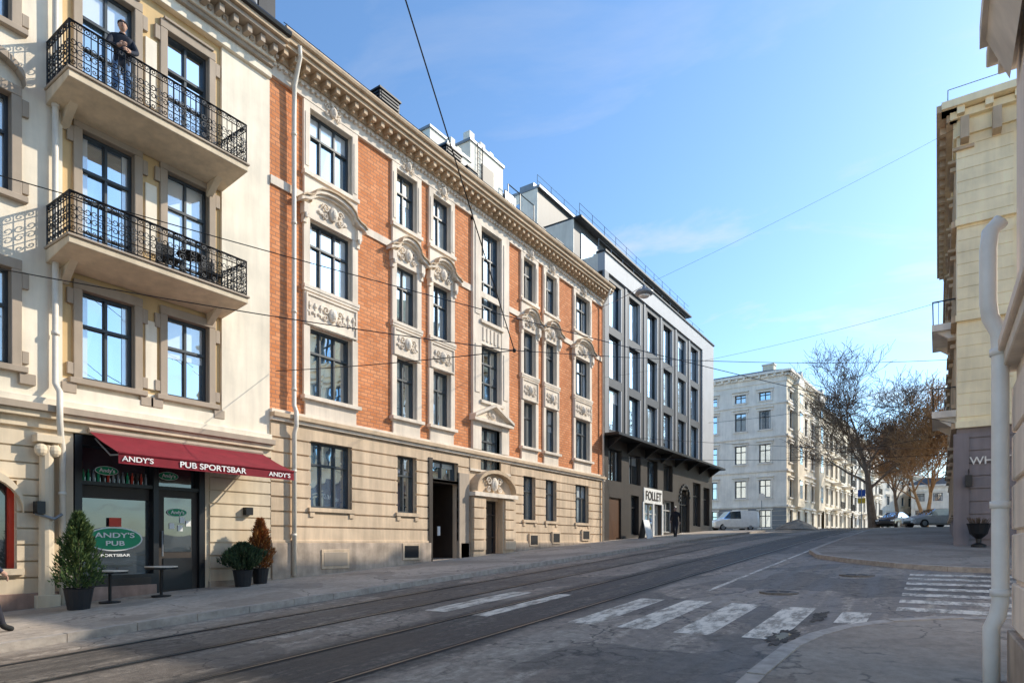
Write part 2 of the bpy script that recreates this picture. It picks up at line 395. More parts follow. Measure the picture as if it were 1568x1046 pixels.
bands(w,X0,19.3,.1,3.4,gh,.41,.05,.06,beige); bands(w,22.15,X1,.1,3.4,gh,.41,.05,.06,beige)
w.box(X0,X1,4.5,14,-2,13.8,beige)
w.box(X0,16.9,.5,4.4,-2,13.8,beige);w.box(18.8,X1,.5,4.4,-2,13.8,beige); w.box(16.9,18.8,.5,4.4,2.3,13.8,beige)
w.build(bevel=0)
p=G('plinth',B,TF)
for a,b in ((X0,17.0),(18.7,19.25),(22.15,X1)):
    p.box(a,b,-.12,.02,-1.7,.02,plinthm); p.box(a,b,-.09,.02,.02,.1,beige)
for x,wd in ((12.2,.9),(15.6,.7),(23.6,.6),(25.6,.6),(28.6,.7)): 
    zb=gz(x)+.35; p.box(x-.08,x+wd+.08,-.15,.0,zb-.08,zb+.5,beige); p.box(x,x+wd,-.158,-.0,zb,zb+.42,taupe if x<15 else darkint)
p.build(bevel=.01)
t=G('trim',B,TF)
t.box(X0,X1,-.14,.02,3.4,3.5,stonew); t.box(X0,X1,-.22,.02,3.5,3.62,cornm); t.box(X0,X1,-.10,.02,3.62,3.72,stonew)
t.box(X0,X1,-.055,.02,9.9,10.14,stonew)
t.box(X0,X1,-.10,.02,12.85,13.18,stonew); t.box(X0,X1,-.14,.02,13.18,13.28,stonew)
t.box(X0,X1,-.58,.02,13.50,13.62,cornm); t.box(X0,X1,-.66,.02,13.62,13.8,cornm); t.box(X0,X1,-.2,.02,13.28,13.50,cornm)
x=X0+.1
while x<X1-.2:
    t.box(x,x+.14,-.50,-.19,13.33,13.49,cornm); t.box(x+.03,x+.11,-.36,-.19,13.24,13.33,cornm); x+=.36
x=X0
while x<X1-.1: t.box(x,x+.09,-.19,-.1,13.1,13.18,stonew); x+=.18
def cartouche(g,xc,zc,s,y=-.1):
    g.ball((xc,y-.03,zc),(.16*s,.10,.21*s),stonew,10,6)
    g.ball((xc,y-.10,zc),(.09*s,.05,.12*s),stonew,8,5)
    for f in (1,-1):
        scroll(g,xc+f*.26*s,zc+.08*s,y-.02,.13*s,stonew,1,.026*s,12,f,5); scroll(g,xc+f*.27*s,zc-.13*s,y-.02,.10*s,stonew,-1,.024*s,10,f,5)
def panel(g,x0,x1,z0,z1):
    g.box(x0-.24,x1+.24,-.13,.0,z1-.1,z1,stonew)
    g.box(x0-.2,x1+.2,-.09,.02,z0,z1-.1,stonew)
    f=.06
    for q in ((x0-.16,x1+.16,z0+.02,z0+.02+f),(x0-.16,x1+.16,z1-.2,z1-.14)): g.box(q[0],q[1],-.13,-.08,q[2],q[3],stonew)
    for xa in (x0-.16,x1+.1): g.box(xa,xa+f,-.128,-.08,z0+.02+f,z1-.2,stonew)
    xc=(x0+x1)/2; zc=(z0+z1)/2-.04; cartouche(g,xc,zc,1.)
    h=(x1-x0)/2
    for f in (1,-1):
        for k in range(3 if h>.6 else 1):
            xx=xc+f*(.42+.2*k) if h>.6 else xc+f*.4
            g.ball((xx,-.11,zc+.1),(.07,.04,.07),stonew,6,4); g.ball((xx+f*.06,-.11,zc-.1),(.08,.04,.05),stonew,6,4)
            g.box(xx-.02,xx+.02,-.12,-.08,zc-.2,zc+.2,stonew)
def hood(g,x0,x1,z):
    xc=(x0+x1)/2; hw=(x1-x0)/2+.42
    g.box(x0-.2,x1+.2,-.085,.02,z,z+1.28,stonew)
    pts=[(xc-hw,z+.30),(xc-hw+.12,z+.38),(xc-hw+.3,z+.42)]
    n=8
    for i in range(n+1):
        a=math.pi*i/n; pts.append((xc-(hw-.42)*math.cos(a),z+.5+.36*math.sin(a)))
    pts+=[(xc+hw-.3,z+.42),(xc+hw-.12,z+.38),(xc+hw,z+.30)]
    ribbon(g,pts,.10,-.28,.0,stonew); ribbon(g,[(a,b+.10) for a,b in pts],.05,-.34,.0,cornm)
    ribbon(g,[(a,b-.07) for a,b in pts[3:-3]],.06,-.18,.0,stonew)
    for f in (-1,1):
        xb=xc+f*(hw-.22); g.box(xb-.09,xb+.09,-.20,.0,z+.02,z+.32,stonew); g.box(xb-.06,xb+.06,-.13,.0,z-.22,z+.02,stonew)
        g.ball((xb,-.18,z-.02),(.07,.05,.1),stonew,6,4)
    cartouche(g,xc,z+.40,1.05,-.11)
    for f in (-1,1):
        g.ball((xc+f*.45,-.1,z+.3),(.12,.05,.07),stonew,6,4)
    g.box(x0-.24,x1+.24,-.15,.0,z+1.2,z+1.32,stonew)
for a,b,n in cols:
    for q in ((a-.22,a),(b,b+.22)):
        for z0,z1 in ((4.12,6.33),(7.5,9.47),(10.80,12.9)): t.box(q[0],q[1],-.085,.02,z0,z1,stonew)
        t.box(q[0]+.05,q[1]-.05,-.105,.0,10.95,12.5,stonew)
    t.box(a-.28,b+.28,-.2,.0,4.18,4.29,stonew); t.box(a-.16,b+.16,-.075,.02,3.72,4.18,stonew)
    t.box(a-.24,b+.24,-.15,.1,7.4,7.5,stonew)
    t.box(a,b,-.085,.02,12.68,12.85,stonew)
    panel(t,a,b,6.35,7.42); hood(t,a,b,9.48)
    xc=(a+b)/2; cartouche(t,xc,12.95,.8,-.12)
for (a,b) in gw:
    t.box(a-.1,b+.1,-.13,.1,.93,1.05,beige); t.box(a-.05,a+.12,-.1,0,.78,.93,beige); t.box(b-.12,b+.05,-.1,0,.78,.93,beige)
a,b=cw_
for q in ((a-.55,a-.0),(b,b+.55)):
    for z0,z1 in ((3.73,4.68),(5.75,8.0),(8.0,12.85)): t.box(q[0],q[1],-.12,.02,z0,z1,stonew)
    t.box(q[0]+.12,q[1]-.12,-.15,-.1,6.0,7.9,stonew); t.box(q[0]+.12,q[1]-.12,-.15,-.1,9.1,12.5,stonew)
    t.box(q[0],q[1],-.121,.02,4.68,5.75,stonew)
t.box(a-.55,b+.55,-.122,.02,12.7,12.85,stonew)
t.box(a,b,-.10,.02,8.0,8.95,stonew)
for i in range(5): t.box(a+.1+i*.26,a+.22+i*.26,-.14,-.08,8.15,8.7,stonew)
t.box(a-.1,b+.1,-.2,.0,8.82,8.95,stonew)
t.box(a,b,-.10,.02,4.68,5.75,stonew)
t.box(a-.65,b+.65,-.3,.0,4.85,4.97,stonew)
xc=(a+b)/2
ribbon(t,[(a-.65,4.97),(xc,5.55),(b+.65,4.97)],.12,-.34,.0,stonew); cartouche(t,xc,5.15,.7,-.13)
t.box(a-.1,b+.1,-.2,.0,5.62,5.74,stonew)
t.box(19.3,20.1,-.25,.02,-1.5,1.85,beige); t.box(21.3,22.1,-.25,.02,-1.5,1.85,beige)
for k in range(5):
    for q in ((19.25,20.02),(21.38,22.15)): t.box(q[0],q[1],-.33,-.2,-.25+k*.42,.12+k*.42,beige)
t.box(19.2,22.2,-.42,.02,1.86,2.02,stonew)
pts=[(xc-1.35*math.cos(math.pi*i/12),2.05+.78*math.sin(math.pi*i/12)) for i in range(13)]
ribbon(t,pts,.14,-.42,.0,cornm)
t.prism([(xx,-.16,zz) for xx,zz in pts],(0,.18,0),beige)
cartouche(t,xc,2.4,1.4,-.22)
t.box(19.3,22.1,-.1,.02,2.86,2.95,stonew)
t.box(19.3,20.0,-.08,.02,2.95,3.4,beige); t.box(21.4,22.1,-.08,.02,2.95,3.4,beige)
t.box(16.9,17.1,-.1,.02,-1.5,3.1,brownblk); t.box(18.6,19.2,-.12,.02,-1.5,2.7,taupe)
t.box(17.1,18.6,-.06,.1,2.24,2.36,brownblk)
t.box(20.0,21.4,-.5,.0,-.9,-.55,plinthm)
t.build(bevel=.008)
wi=G('windows',B,TF)
for a,b,n in cols:
    for r in rows: window(wi,a,b,r[0],r[1],cols=n,trans=(.66,))
for (a,b),n in zip(gw,(3,2,2,2,3)): window(wi,a,b,1.05,3.0,cols=n,trans=(.66,),gm=glassc if random.random()<.5 else glass)
window(wi,20,21.4,2.95,4.68,cols=2,trans=(.7,.35),gm=glassc); window(wi,20,21.4,5.75,8.0,cols=3,trans=(.7,.35),gm=glass); window(wi,20,21.4,8.95,12.7,cols=3,trans=(.72,.45,.2),gm=glass,blind=0)
window(wi,17.1,18.6,2.35,3.05,cols=2,trans=(),gm=glass)
window(wi,20.1,21.3,-.55,1.75,cols=2,trans=(.75,.35),gm=glassd,fm=brownblk)
wi.build()
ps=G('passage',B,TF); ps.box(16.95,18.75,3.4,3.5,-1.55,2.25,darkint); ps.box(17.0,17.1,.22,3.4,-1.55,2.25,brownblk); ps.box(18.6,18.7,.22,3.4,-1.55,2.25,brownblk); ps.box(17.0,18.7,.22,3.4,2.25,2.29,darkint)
for i in range(8): ps.box(17.12+i*.05,17.15+i*.05,.15+i*.09,.2+i*.09,-1.1,2.2,wood)
ps.box(17.12,17.25,.05,.2,-1.3,2.2,wood); ps.box(18.05,18.2,.5,.53,.3,.65,signw)
ps.build()
rf=G('roof',B,TF)
rf.prism([(X0,-.6,13.8),(X0,.0,13.95),(X0,7,17.0),(X0,14,14.0),(X0,14,13.8),(X0,-.6,13.75)],(X1-X0,0,0),slate)
rf.tube([(X0,-.68,13.84),(X1,-.68,13.84)],.09,cornm,8)
x=X0+.3
while x<X1:
    rf.tube([(x,-.35,13.9),(x,-.35,14.32)],.015,iron,4); rf.tube([(x,-.35,14.3),(x,-.05,14.0)],.01,iron,4); x+=1.1
for z in (14.12,14.3): rf.tube([(X0+.2,-.35,z),(X1-.1,-.35,z)],.014,iron,4)
def ventbox(g,x0,x1,y0,y1,z0,z1,m=zinc):
    g.box(x0,x1,y0,y1,z0,z1,m); g.box(x0-.05,x1+.05,y0-.05,y1+.05,z1,z1+.06,slate)
    z=z0+.12
    while z<z1-.1: g.box(x0+.05,x1-.05,y0-.03,y0,z,z+.05,slate); g.box(x0-.03,x0,y0+.05,y1-.05,z,z+.05,slate); z+=.11
ventbox(rf,14.6,15.5,.0,.9,14.0,15.0,slate); ventbox(rf,18.1,19.0,.1,.9,14.0,15.0,slate); ventbox(rf,19.5,20.1,.2,.9,14.0,14.9,zinc); ventbox(rf,24.6,25.2,.1,.7,14.0,14.7,slate)
ventbox(rf,26.2,26.9,.1,.7,14.0,14.7,zinc)
rf.build()
ch=G('chimneys',B,TF)
for q in ((22.3,24.0,3.6,5.0,18.5),(24.4,27.2,3.9,6.6,19.9),(23.0,24.6,5.3,8.2,20.3)):
    ch.box(q[0],q[1],q[2],q[3],14.5,q[4],whitew); ch.box(q[0]-.07,q[1]+.07,q[2]-.07,q[3]+.07,q[4],q[4]+.12,zinc)
ch.box(22.8,23.1,3.8,4.1,18.6,19.2,whitew); ch.box(23.4,23.7,3.9,4.2,18.6,19.1,whitew)
ch.box(24.6,25.0,4.1,4.5,20.0,20.6,whitew); ch.box(25.5,25.9,4.1,4.5,20.0,20.5,whitew); ch.box(26.3,26.6,4.1,4.4,20.0,20.4,zinc)
for k in range(8): ch.box(27.3,28.3,3.8+.2*k,3.9+.2*k,15,18.8-.1*k,zinc)
ch.box(25.3,26.3,3.86,3.9,17.5,19.2,slate)
for x in (24.9,25.3): ch.tube([(x,3.82,15.5),(x,3.82,20.0)],.025,iron,4)
for k in range(13): ch.tube([(24.9,3.82,16+k*.3),(25.3,3.82,16+k*.3)],.014,iron,4)
for x in (27.25,28.4,29.8): ch.tube([(x,3.6,15.5),(x,3.6,19.0)],.03,iron,5)
ch.tube([(27.25,3.6,19),(29.8,3.6,19)],.03,iron,5)
ch.build()
dp=G('downpipe',B,TF)
dp.tube([(10.95,-.66,13.7),(11.05,-.56,13.5),(11.15,-.18,12.9),(11.15,-.16,12.0),(11.15,-.16,3.9),(11.15,-.26,3.7),(11.15,-.26,3.3),(11.15,-.17,3.1),(11.15,-.17,-.9)],.065,pipew,10)
dp.tube([(30.8,-.66,13.7),(30.85,-.5,13.4),(30.9,-.16,12.9),(30.9,-.16,0)],.06,pipew,8)
for z in (11.5,9,6.5,4.3,2.,.2): dp.tube([(11.15,-.16,z),(11.15,-.16,z+.08)],.08,pipew,10)
dp.build(True)
# ------------------------------------------------------------------ CREAM / PUB BUILDING
P=root('cream_apartment_building_with_pub')
c3=[(3.62,4.66),(5.93,6.99),(7.73,8.76),(1.5,2.55),(-.9,.15)]
r3=[(3.55,5.45),(6.1,8.9),(9.35,12.25)]
hs=[]
for i,(a,b) in enumerate(c3):
    for j,(z0,z1) in enumerate(r3):
        if i in (0,3,4) and j>0: z0=z1-1.95
        hs.append((a,b,z0,z1))
w=G('walls',P,TF)
for a,b,m,y in ((-8,5.55,white,0),(5.55,9.09,tan,.07),(9.09,10.48,white,0)):
    if m is tan:
        wall(w,a,b,2.95,3.5,hs,white,y=y,reveal=.2-y*.5,rm=taupe); wall(w,a,b,3.5,13.0,hs,tan,y=y,reveal=.2-y*.5,rm=taupe)
    else: wall(w,a,b,2.95,13.0,hs,m,y=y,reveal=.2-y*.5,rm=taupe)
w.poly([(5.55,0,2.95),(5.55,.07,2.95),(5.55,.07,13),(5.55,0,13)],white); w.poly([(9.09,0,2.95),(9.09,.07,2.95),(9.09,.07,13),(9.09,0,13)],white)
w.box(5.55,9.09,-.0,.075,2.95,3.3,white)
ph=[(5.75,8.65,-1.6,2.35),(3.3,4.75,-.5,1.25)]
wall(w,-8,10.48,-2,2.6,ph,pubcream,reveal=.3)
bands(w,-8,5.2,-1.0,2.3,ph,.33,.035,.05,pubcream); bands(w,8.75,10.48,-.95,2.3,ph,.33,.035,.05,pubcream)
w.box(-8,10.48,.5,13,-2.5,13.5,tan)
w.box(-8,10.46,.07,.2,2.6,3.0,pubcream)
w.build()
t=G('trim',P,TF)
t.box(-8,5.7,-.1,.05,-2.2,-1.0,redplinth); t.box(8.72,10.47,-.1,.05,-2.2,-.95,plinthm); t.box(5.7,7.45,-.05,.1,-1.6,-.95,redplinth)
t.box(-8,10.48,-.08,.08,2.35,2.55,pubcream); t.box(-8,10.48,-.2,.08,2.55,2.68,pubcream); t.box(-8,10.48,-.28,.08,2.68,2.82,taupe); t.box(-8,10.48,-.12,.08,2.82,2.98,white)
for i,(a,b,z0,z1) in enumerate(hs):
    y=.07 if 5.5<a<9 else 0
    top=z1; d=.17
    t.box(a-d,a,y-.07,y+.02,z0-.02,top+.0,taupe); t.box(b,b+d,y-.07,y+.02,z0-.02,top+.0,taupe)
    t.box(a-d,b+d,y-.075,y+.02,top,top+.2,taupe)
    if z0>3.6 and not(5.5<a<9) or z1<5.6: t.box(a-.26,b+.26,y-.13,y+.02,z0-.14,z0-.02,taupe); 
    for q in ((a-d-.12,a-d+.0),(b+d,b+d+.12)):
        t.box(q[0],q[1],y-.065,y+.02,z0+.05,z0+.3,taupe); t.box(q[0],q[1],y-.065,y+.02,z1-.35,z1-.02,taupe)
    if z1<5.6: 
        t.box(a-.4,a-.12,y-.09,y+.02,z0-.36,z0-.14,taupe); t.box(b+.12,b+.4,y-.09,y+.02,z0-.36,z0-.14,taupe)
    if 5.5<a<9 and z1>6: t.box(a-.1,b+.1,y-.12,y,top+.2,top+.26,taupe)
    if a<5 and z1>5.6:
        xc=(a+b)/2; ribbon(t,[(xc-.72*math.cos(math.pi*k/10),z1+.2+.45*math.sin(math.pi*k/10)) for k in range(11)],.14,-.2,0,taupe)
for z in (3.6,6.8,10.2): t.box(7.23,7.49,0.03,.09,z,z+1.6,white)
t.box(-8,10.48,-.1,.1,12.75,13.0,white)
t.box(-8,10.48,-.2,.1,13.0,13.12,taupe); t.box(-8,10.55,-.62,.1,13.4,13.52,taupe); t.box(-8,10.6,-.72,.1,13.52,13.7,cornm); t.box(-8,10.48,-.28,.1,13.12,13.4,white)
x=-8
while x<10.3: t.box(x,x+.14,-.52,-.27,13.2,13.39,taupe); t.box(x+.2,x+.3,-.34,-.27,13.2,13.3,taupe); x+=.38
t.tube([(5.22,-.13,-1.1),(5.22,-.13,2.0)],[.14,.12],pubcream,12); t.box(5.0,5.44,-.3,.0,2.05,2.2,pubcream); t.ball((5.1,-.2,1.9),(.12,.1,.14),pubcream); t.ball((5.34,-.2,1.9),(.12,.1,.14),pubcream); t.box(5.02,5.42,-.28,0,-1.5,-1.05,pubcream)
t.build(bevel=.008)
wi=G('windows',P,TF)
for i,(a,b,z0,z1) in enumerate(hs):
    y=.2 if 5.5<a<9 else .16
    if z1-z0>2.2:
        window(wi,a,b,z0,z1,y=y,cols=2,trans=(.72,),lowtrans=(.25,.5),gm=random.choice([glassb,glass,glassc]))
    else: window(wi,a,b,z0,z1,y=y,cols=2,trans=(.62,),gm=random.choice([glass,glass,glassc]))
wi.build()
rf=G('roof',P,TF)
rf.prism([(-8,-.6,13.7),(-8,.15,14.0),(-8,1.2,16.2),(-8,6,17.8),(-8,13,14),(-8,13,13.4),(-8,-.6,13.6)],(18.5,0,0),slate)
rf.tube([(-8,-.74,13.72),(10.6,-.74,13.72)],.09,iron,8)
for z in (14.15,14.4): rf.tube([(-8,-.2,z),(10.4,-.2,z)],.014,iron,4)
for k in range(16): rf.tube([(-7+k*1.15,-.2,13.8),(-7+k*1.15,-.2,14.45)],.014,iron,4)
ventbox(rf,9.3,9.9,-.3,.6,14.1,15.1,zinc); ventbox(rf,7.9,8.7,-.2,.8,14.1,15.4,signw)
for i,x in enumerate((8.8,9.1,9.95,10.2)): rf.box(x,x+.25,-.3,.1,14.2,14.75+.1*(i%2),(slate,zinc,slate,iron)[i])
rf.build()
dp=G('downpipe',P,TF)
dp.tube([(5.38,-.65,13.5),(5.38,-.14,12.8),(5.38,-.12,9),(5.38,-.12,3.3),(5.38,-.34,3.1),(5.38,-.34,2.5),(5.45,-.2,2.2),(5.5,-.14,2.0),(5.5,-.14,-1.3)],.06,pipew,10)
for z in (11.5,9,6.5,4.3,1,-.4): dp.tube([(5.38 if z>3 else 5.5,-.13,z),(5.38 if z>3 else 5.5,-.13,z+.07)],.075,pipew,10)
dp.build(True)
def balcony(par,x0,x1,dpt,zb,zt,zr,T):
    g=G('balcony_slab',par,T)
    g.prism([(x0,-dpt,zb+.1),(x0,-dpt,zt),(x0,.05,zt),(x0,.05,zb-.05)],(x1-x0,0,0),pubcream)
    g.box(x0-.03,x1+.03,-dpt-.04,.05,zt,zt+.05,taupe)
    for x in (x0+.35,x1-.35): g.prism([(x-.08,0.05,zb-.35),(x-.08,0.05,zb),(x-.08,-.5,zb+.05),(x-.08,-.25,zb-.12)],(.16,0,0),pubcream)
    g.build(bevel=.01)
    r=G('balcony_railing',par,T)
    y=-dpt+.03
    def run(P,Q):
        L=math.dist(P,Q); d=((Q[0]-P[0])/L,(Q[1]-P[1])/L)
        for z,rr in ((zt+.1,.016),(zr,.026),(zr-.14,.014),(zt+.3,.012)): r.tube([(P[0],P[1],z),(Q[0],Q[1],z)],rr,iron,4)
        n=max(2,int(L/.125))
        for i in range(n+1):
            x=P[0]+d[0]*L*i/n; yy=P[1]+d[1]*L*i/n
            r.tube([(x,yy,zt+.05),(x,yy,zr)],.010 if i%4 else .018,iron,4)
            if i<n:
                for (zc,rad,tt) in ((zt+.42,.08,1),(zt+.6,.08,-1),(zr-.07,.058,1),(zt+.2,.055,-1)):
                    pts=[]; f=1 if i%2 else -1
                    for k in range(10):
                        a=tt*k/9*2.4*math.pi; q=rad*(1-.75*k/9)
                        pts.append((x+d[0]*(L/n*.5+f*q*math.cos(a)),yy+d[1]*(L/n*.5+f*q*math.cos(a)),zc+q*math.sin(a)))
                    r.tube(pts,.011,iron,3,False)
    run((x0+.03,y),(x1-.03,y)); run((x0+.03,y),(x0+.03,0)); run((x1-.03,y),(x1-.03,0))
    r.build()
balcony(P,5.25,9.12,1.1,5.82,6.05,6.95,TF); balcony(P,5.25,9.12,1.1,9.08,9.32,10.32,TF)
f=root('balcony_table_and_chairs')
g=G('table',f,TF); g.lathe((8.0,-.5,6.12),[(.2,0),(.02,.02),(.02,.68),(.3,.7),(.3,.73)],darkint,12)
for cx in (7.5,8.5):
    g.box(cx-.2,cx+.2,-.72,-.3,6.52,6.56,darkint); g.box(cx-.2,cx+.2,-.33,-.3,6.56,6.95,darkint)
    for a in (-.18,.16):
        for b in (-.7,-.32): g.box(cx+a,cx+a+.03,b,b+.03,6.1,6.52,darkint)
g.build()
sf=root('pub_shopfront'); sf.parent=P
g=G('frontage',sf,TF)
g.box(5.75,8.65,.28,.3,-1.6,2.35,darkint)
g.box(5.78,5.92,.0,.28,-1.5,2.34,iron); g.box(8.5,8.64,.0,.28,-1.5,2.34,iron); g.box(5.92,8.5,.02,.28,2.12,2.34,iron)
g.box(7.4,7.52,.0,.28,-1.5,2.12,iron); g.box(5.92,7.4,.0,.28,-1.5,-.7,iron); g.box(5.98,7.34,-.01,.0,-1.1,-.78,brownblk)
g.box(5.92,7.4,.03,.27,1.28,1.36,iron); g.box(7.52,8.5,.03,.27,1.28,1.36,iron)
g.poly([(5.92,.2,-.7),(7.4,.2,-.7),(7.4,.2,1.28),(5.92,.2,1.28)],glassd); g.poly([(5.92,.2,1.36),(8.5,.2,1.36),(8.5,.2,2.12),(5.92,.2,2.12)],glassd)
g.box(7.52,8.5,.1,.26,-1.3,1.28,brownblk); 
g.poly([(7.68,.09,-.2),(8.34,.09,-.2),(8.34,.09,1.1),(7.68,.09,1.1)],glassd); g.box(7.66,8.36,.08,.095,-1.1,-.35,iron)
g.tube([(7.62,.04,-.3),(7.62,.04,.3)],.02,zinc,6)
g.box(7.45,8.6,-.35,.1,-1.45,-1.27,granite)
g.box(5.94,7.38,.17,.19,1.0,1.27,brownblk)
for i in range(14):
    x=6.0+i*.1; g.lathe((x,.16,1.37),[(.028,0),(.028,.15),(.01,.2),(.01,.25)],random.choice([green,redm,zinc,brownblk]),6)
g.build()
def oval(par,name,x,z,a,b,y,m,m2):
    g=G(name,par,TF); n=28
    g.prism([(x+a*math.cos(2*math.pi*i/n),y,z+b*math.sin(2*math.pi*i/n)) for i in range(n)],(0,.01,0),m2)
    g.prism([(x+a*.94*math.cos(2*math.pi*i/n),y-.006,z+b*.9*math.sin(2*math.pi*i/n)) for i in range(n)],(0,.01,0),m); g.build()
oval(sf,'oval_sign',6.62,.1,.60,.27,.14,green,signw)
text('sign_lettering',"ANDY'S",(6.62,15.2+.118,.18),.16,signw,sf,sx=1.5); text('sign_lettering',"PUB",(6.62,15.2+.118,.0),.15,signw,sf,sx=1.5)
g=G('beer_sign',sf,TF); g.box(6.5,6.75,.12,.135,.38,.58,redm); g.build()
text('sign_lettering',"SPORTSBAR",(6.62,15.2+.17,-.27),.085,signw,sf,sx=1.5)
for (x,z) in ((6.45,1.62),(7.8,1.62),(7.98,.75)): 
    oval(sf,'small_oval_sign',x,z,.24,.10,.06 if x>7.9 else .12,green,signw); text('sign_lettering',"Andy's",(x,15.2+(.038 if x>7.9 else .098),z),.12,signw,sf)
g=G('door_notices',sf,TF)
for (x,z) in ((7.8,.35),(8.0,.3),(8.2,.42),(8.05,.5)): g.box(x,x+.12,.07,.08,z,z+.14,signw)
g.build()
g=G('arched_window',P,TF)
g.poly([(3.3,.2,-.5),(4.75,.2,-.5),(4.75,.2,1.25),(3.3,.2,1.25)],glassd)
ribbon(g,[(4.02-.82*math.cos(math.pi*k/14),.62+.72*math.sin(math.pi*k/14)) for k in range(15)],.16,-.14,.0,pubcream)
g.box(3.2,4.85,-.14,.05,-.62,-.5,pubcream); g.box(4.66,4.75,.1,.25,-.5,1.2,redm); g.build()
aw=root('pub_awning')
g=G('canopy',aw,TF)
xa,xb=5.98,10.15
zt,zf=2.42,1.84
n=10
for i in range(n):
    x0=xa+(xb-xa)*i/n; x1=xa+(xb-xa)*(i+1)/n
    zm=(zt+zf)/2-.015
    g.poly([(x0,-.12,zt),(x1,-.12,zt),(x1,-.8,zm),(x0,-.8,zm)],burg); g.poly([(x0,-.8,zm),(x1,-.8,zm),(x1,-1.5,zf),(x0,-1.5,zf)],burg)
    g.poly([(x0,-1.5,zf),(x1,-1.5,zf),(x1,-1.51,zf-.22),(x0,-1.51,zf-.22)],burg)
g.tube([(xa,-1.5,zf),(xb,-1.5,zf)],.03,burg,8); g.tube([(xa,-.14,zt),(xb,-.14,zt)],.07,taupe,8)
for x in (xa+.15,(xa+xb)/2,xb-.15): g.tube([(x,-.1,zt-.15),(x,-.8,zf+.02),(x,-1.48,zf-.02)],.018,zinc,5)
g.build()
for x,b_,s in ((6.35,"ANDY'S",.15),(8.0,"PUB SPORTSBAR",.18),(9.72,"ANDY'S",.15)): text('awning_lettering',b_,(x,15.2-1.525,zf-.12),s,signw,aw,ex=.003,sx=1.2)
g=G('wall_lamp',None,TF); g.box(9.65,9.85,-.2,-.05,.75,.95,iron); g.box(9.7,9.8,-.06,0,.8,.9,iron); g.build()
g=G('wall_lamp',None,TF); g.box(5.0,5.14,-.32,-.1,.6,.85,iron); g.tube([(5.0,-.2,.6),(5.3,-.3,.5),(5.45,-.25,.6)],.03,zinc,6); g.build()
# ------------------------------------------------------------------ MODERN BUILDING
Mo=root('modern_office_building')
wx=[(31.9+i*2.83,31.9+i*2.83+1.75) for i in range(6)]
rz=[(6.4,8.8),(9.3,11.75),(12.2,14.7)]
hs=[(a,b,c,d) for a,b in wx for c,d in rz]
w=G('walls',Mo,TF)
wall(w,31.2,48.4,6.05,15.0,hs,graphite,reveal=.3)
for a,b in wx:
    if b<47: w.box(b+.42,b+.70,-.05,.02,6.2,15.0,midgrey)
w.box(31.2,31.7,-.12,.02,6.05,15.0,midgrey)
w.box(48.4,51.3,-.12,.3,6.05,16.0,lightgrey); w.box(31.2,48.4,-.12,.3,15.0,16.0,lightgrey)
w.box(31.15,51.35,-.2,.4,16.0,16.1,slate)
uh=[(a,b,3.55,5.35) for a,b in wx[:4]]+[(32.0,33.6,-.1,2.6),(35.0,36.2,.5,2.9),(36.9,39.9,.4,2.55),(40.4,42.4,.75,2.9),(43.5,45.7,.3,3.9),(46.5,48.3,1.3,4.6),(49,50.6,1.4,4.4)]
wall(w,31.2,51.3,-.8,6.05,uh,brownblk,reveal=.35)
w.box(31.2,51.3,.6,14,-1,15.9,whitew)
w.box(31.2,31.25,0.3,.6,-1,16,whitew)
w.build()
t=G('trim',Mo,TF)
t.box(31.1,51.6,-1.0,.02,5.9,6.04,iron)
for i in range(8): t.prism([(31.8+i*2.7,0,5.3),(31.8+i*2.7,0,5.9),(31.8+i*2.7,-.9,5.9)],(.05,0,0),iron)
t.box(36.9,40.0,-.06,.02,2.55,3.5,signw)
for x in (36.75,38.4,40.0,42.5): t.box(x,x+.18,-.065,.05,.3,2.6,signw)
for i in range(12):
    a=math.pi*i/12; t.box(44.6-1.15*math.cos(a)-.1,44.6-1.15*math.cos(a)+.1,-.1,.0,3.0+1.15*math.sin(a),3.15+1.15*math.sin(a),graphite)
t.box(43.5,43.9,0.1,.3,3.5,3.9,brownblk); t.box(45.3,45.7,.1,.3,3.5,3.9,brownblk)
t.build()
text('shop_lettering',"FOLLET",(38.45,15.2-.08,3.0),.8,brownblk,Mo)
wi=G('windows',Mo,TF)
for a,b,c,d in hs:
    window(wi,a,b,c,d,y=.2,cols=1,trans=(),fm=iron,gm=random.choice([glass,glass,glassc,glassb]),fw=.06,blind=.15)
    wi.box(a+.38,a+.44,.15,.27,c+.06,d-.06,iron); wi.box(b-.10,b-.002,-.02,.16,c,d,lightgrey)
for a,b,c,d in uh: window(wi,a,b,c,d,y=.25,cols=2,trans=(.7,) if d-c>2 else (),fm=greyframe if 35<a<42 and c<2 else iron,gm=random.choice([glassc,glass]) if c>3 else random.choice([glassd,glass]),fw=.07)
wi.box(32.0,33.6,.1,.24,-.1,2.6,wood)
wi.build()
rf=G('penthouse',Mo,TF)
rf.box(31.2,50.0,1.8,14,15.9,18.3,graphite); rf.box(31.16,50.2,1.3,14,18.3,18.42,slate); rf.box(31.13,31.2,1.8,13.8,15.9,18.29,whitew)
rf.box(31.2,40.5,4.2,13,18.42,20.8,graphite); rf.box(31.1,40.7,4.0,13.2,20.8,20.95,zinc); rf.box(31.13,31.2,4.2,13,18.42,20.79,whitew)
rf.box(31.08,31.13,5.4,7.6,18.9,20.2,glass)
for i in range(7): rf.box(32+i*2.6,34+i*2.6,1.75,1.8,16.3,17.9,glass)
for (xx0,xx1,yy,z) in ((31.3,50,.3,16.1),(31.3,50,1.5,18.42),(31.3,40,4.3,20.95)):
    x=xx0
    while x<xx1: rf.tube([(x,yy,z),(x,yy,z+.75)],.018,zinc,4); x+=1.6
    for h in (.4,.75): rf.tube([(xx0,yy,z+h),(xx1,yy,z+h)],.014,zinc,4)
rf.box(32.0,33.2,5,6,20.95,21.8,zinc); rf.box(35,36,5,6,20.95,21.7,slate)
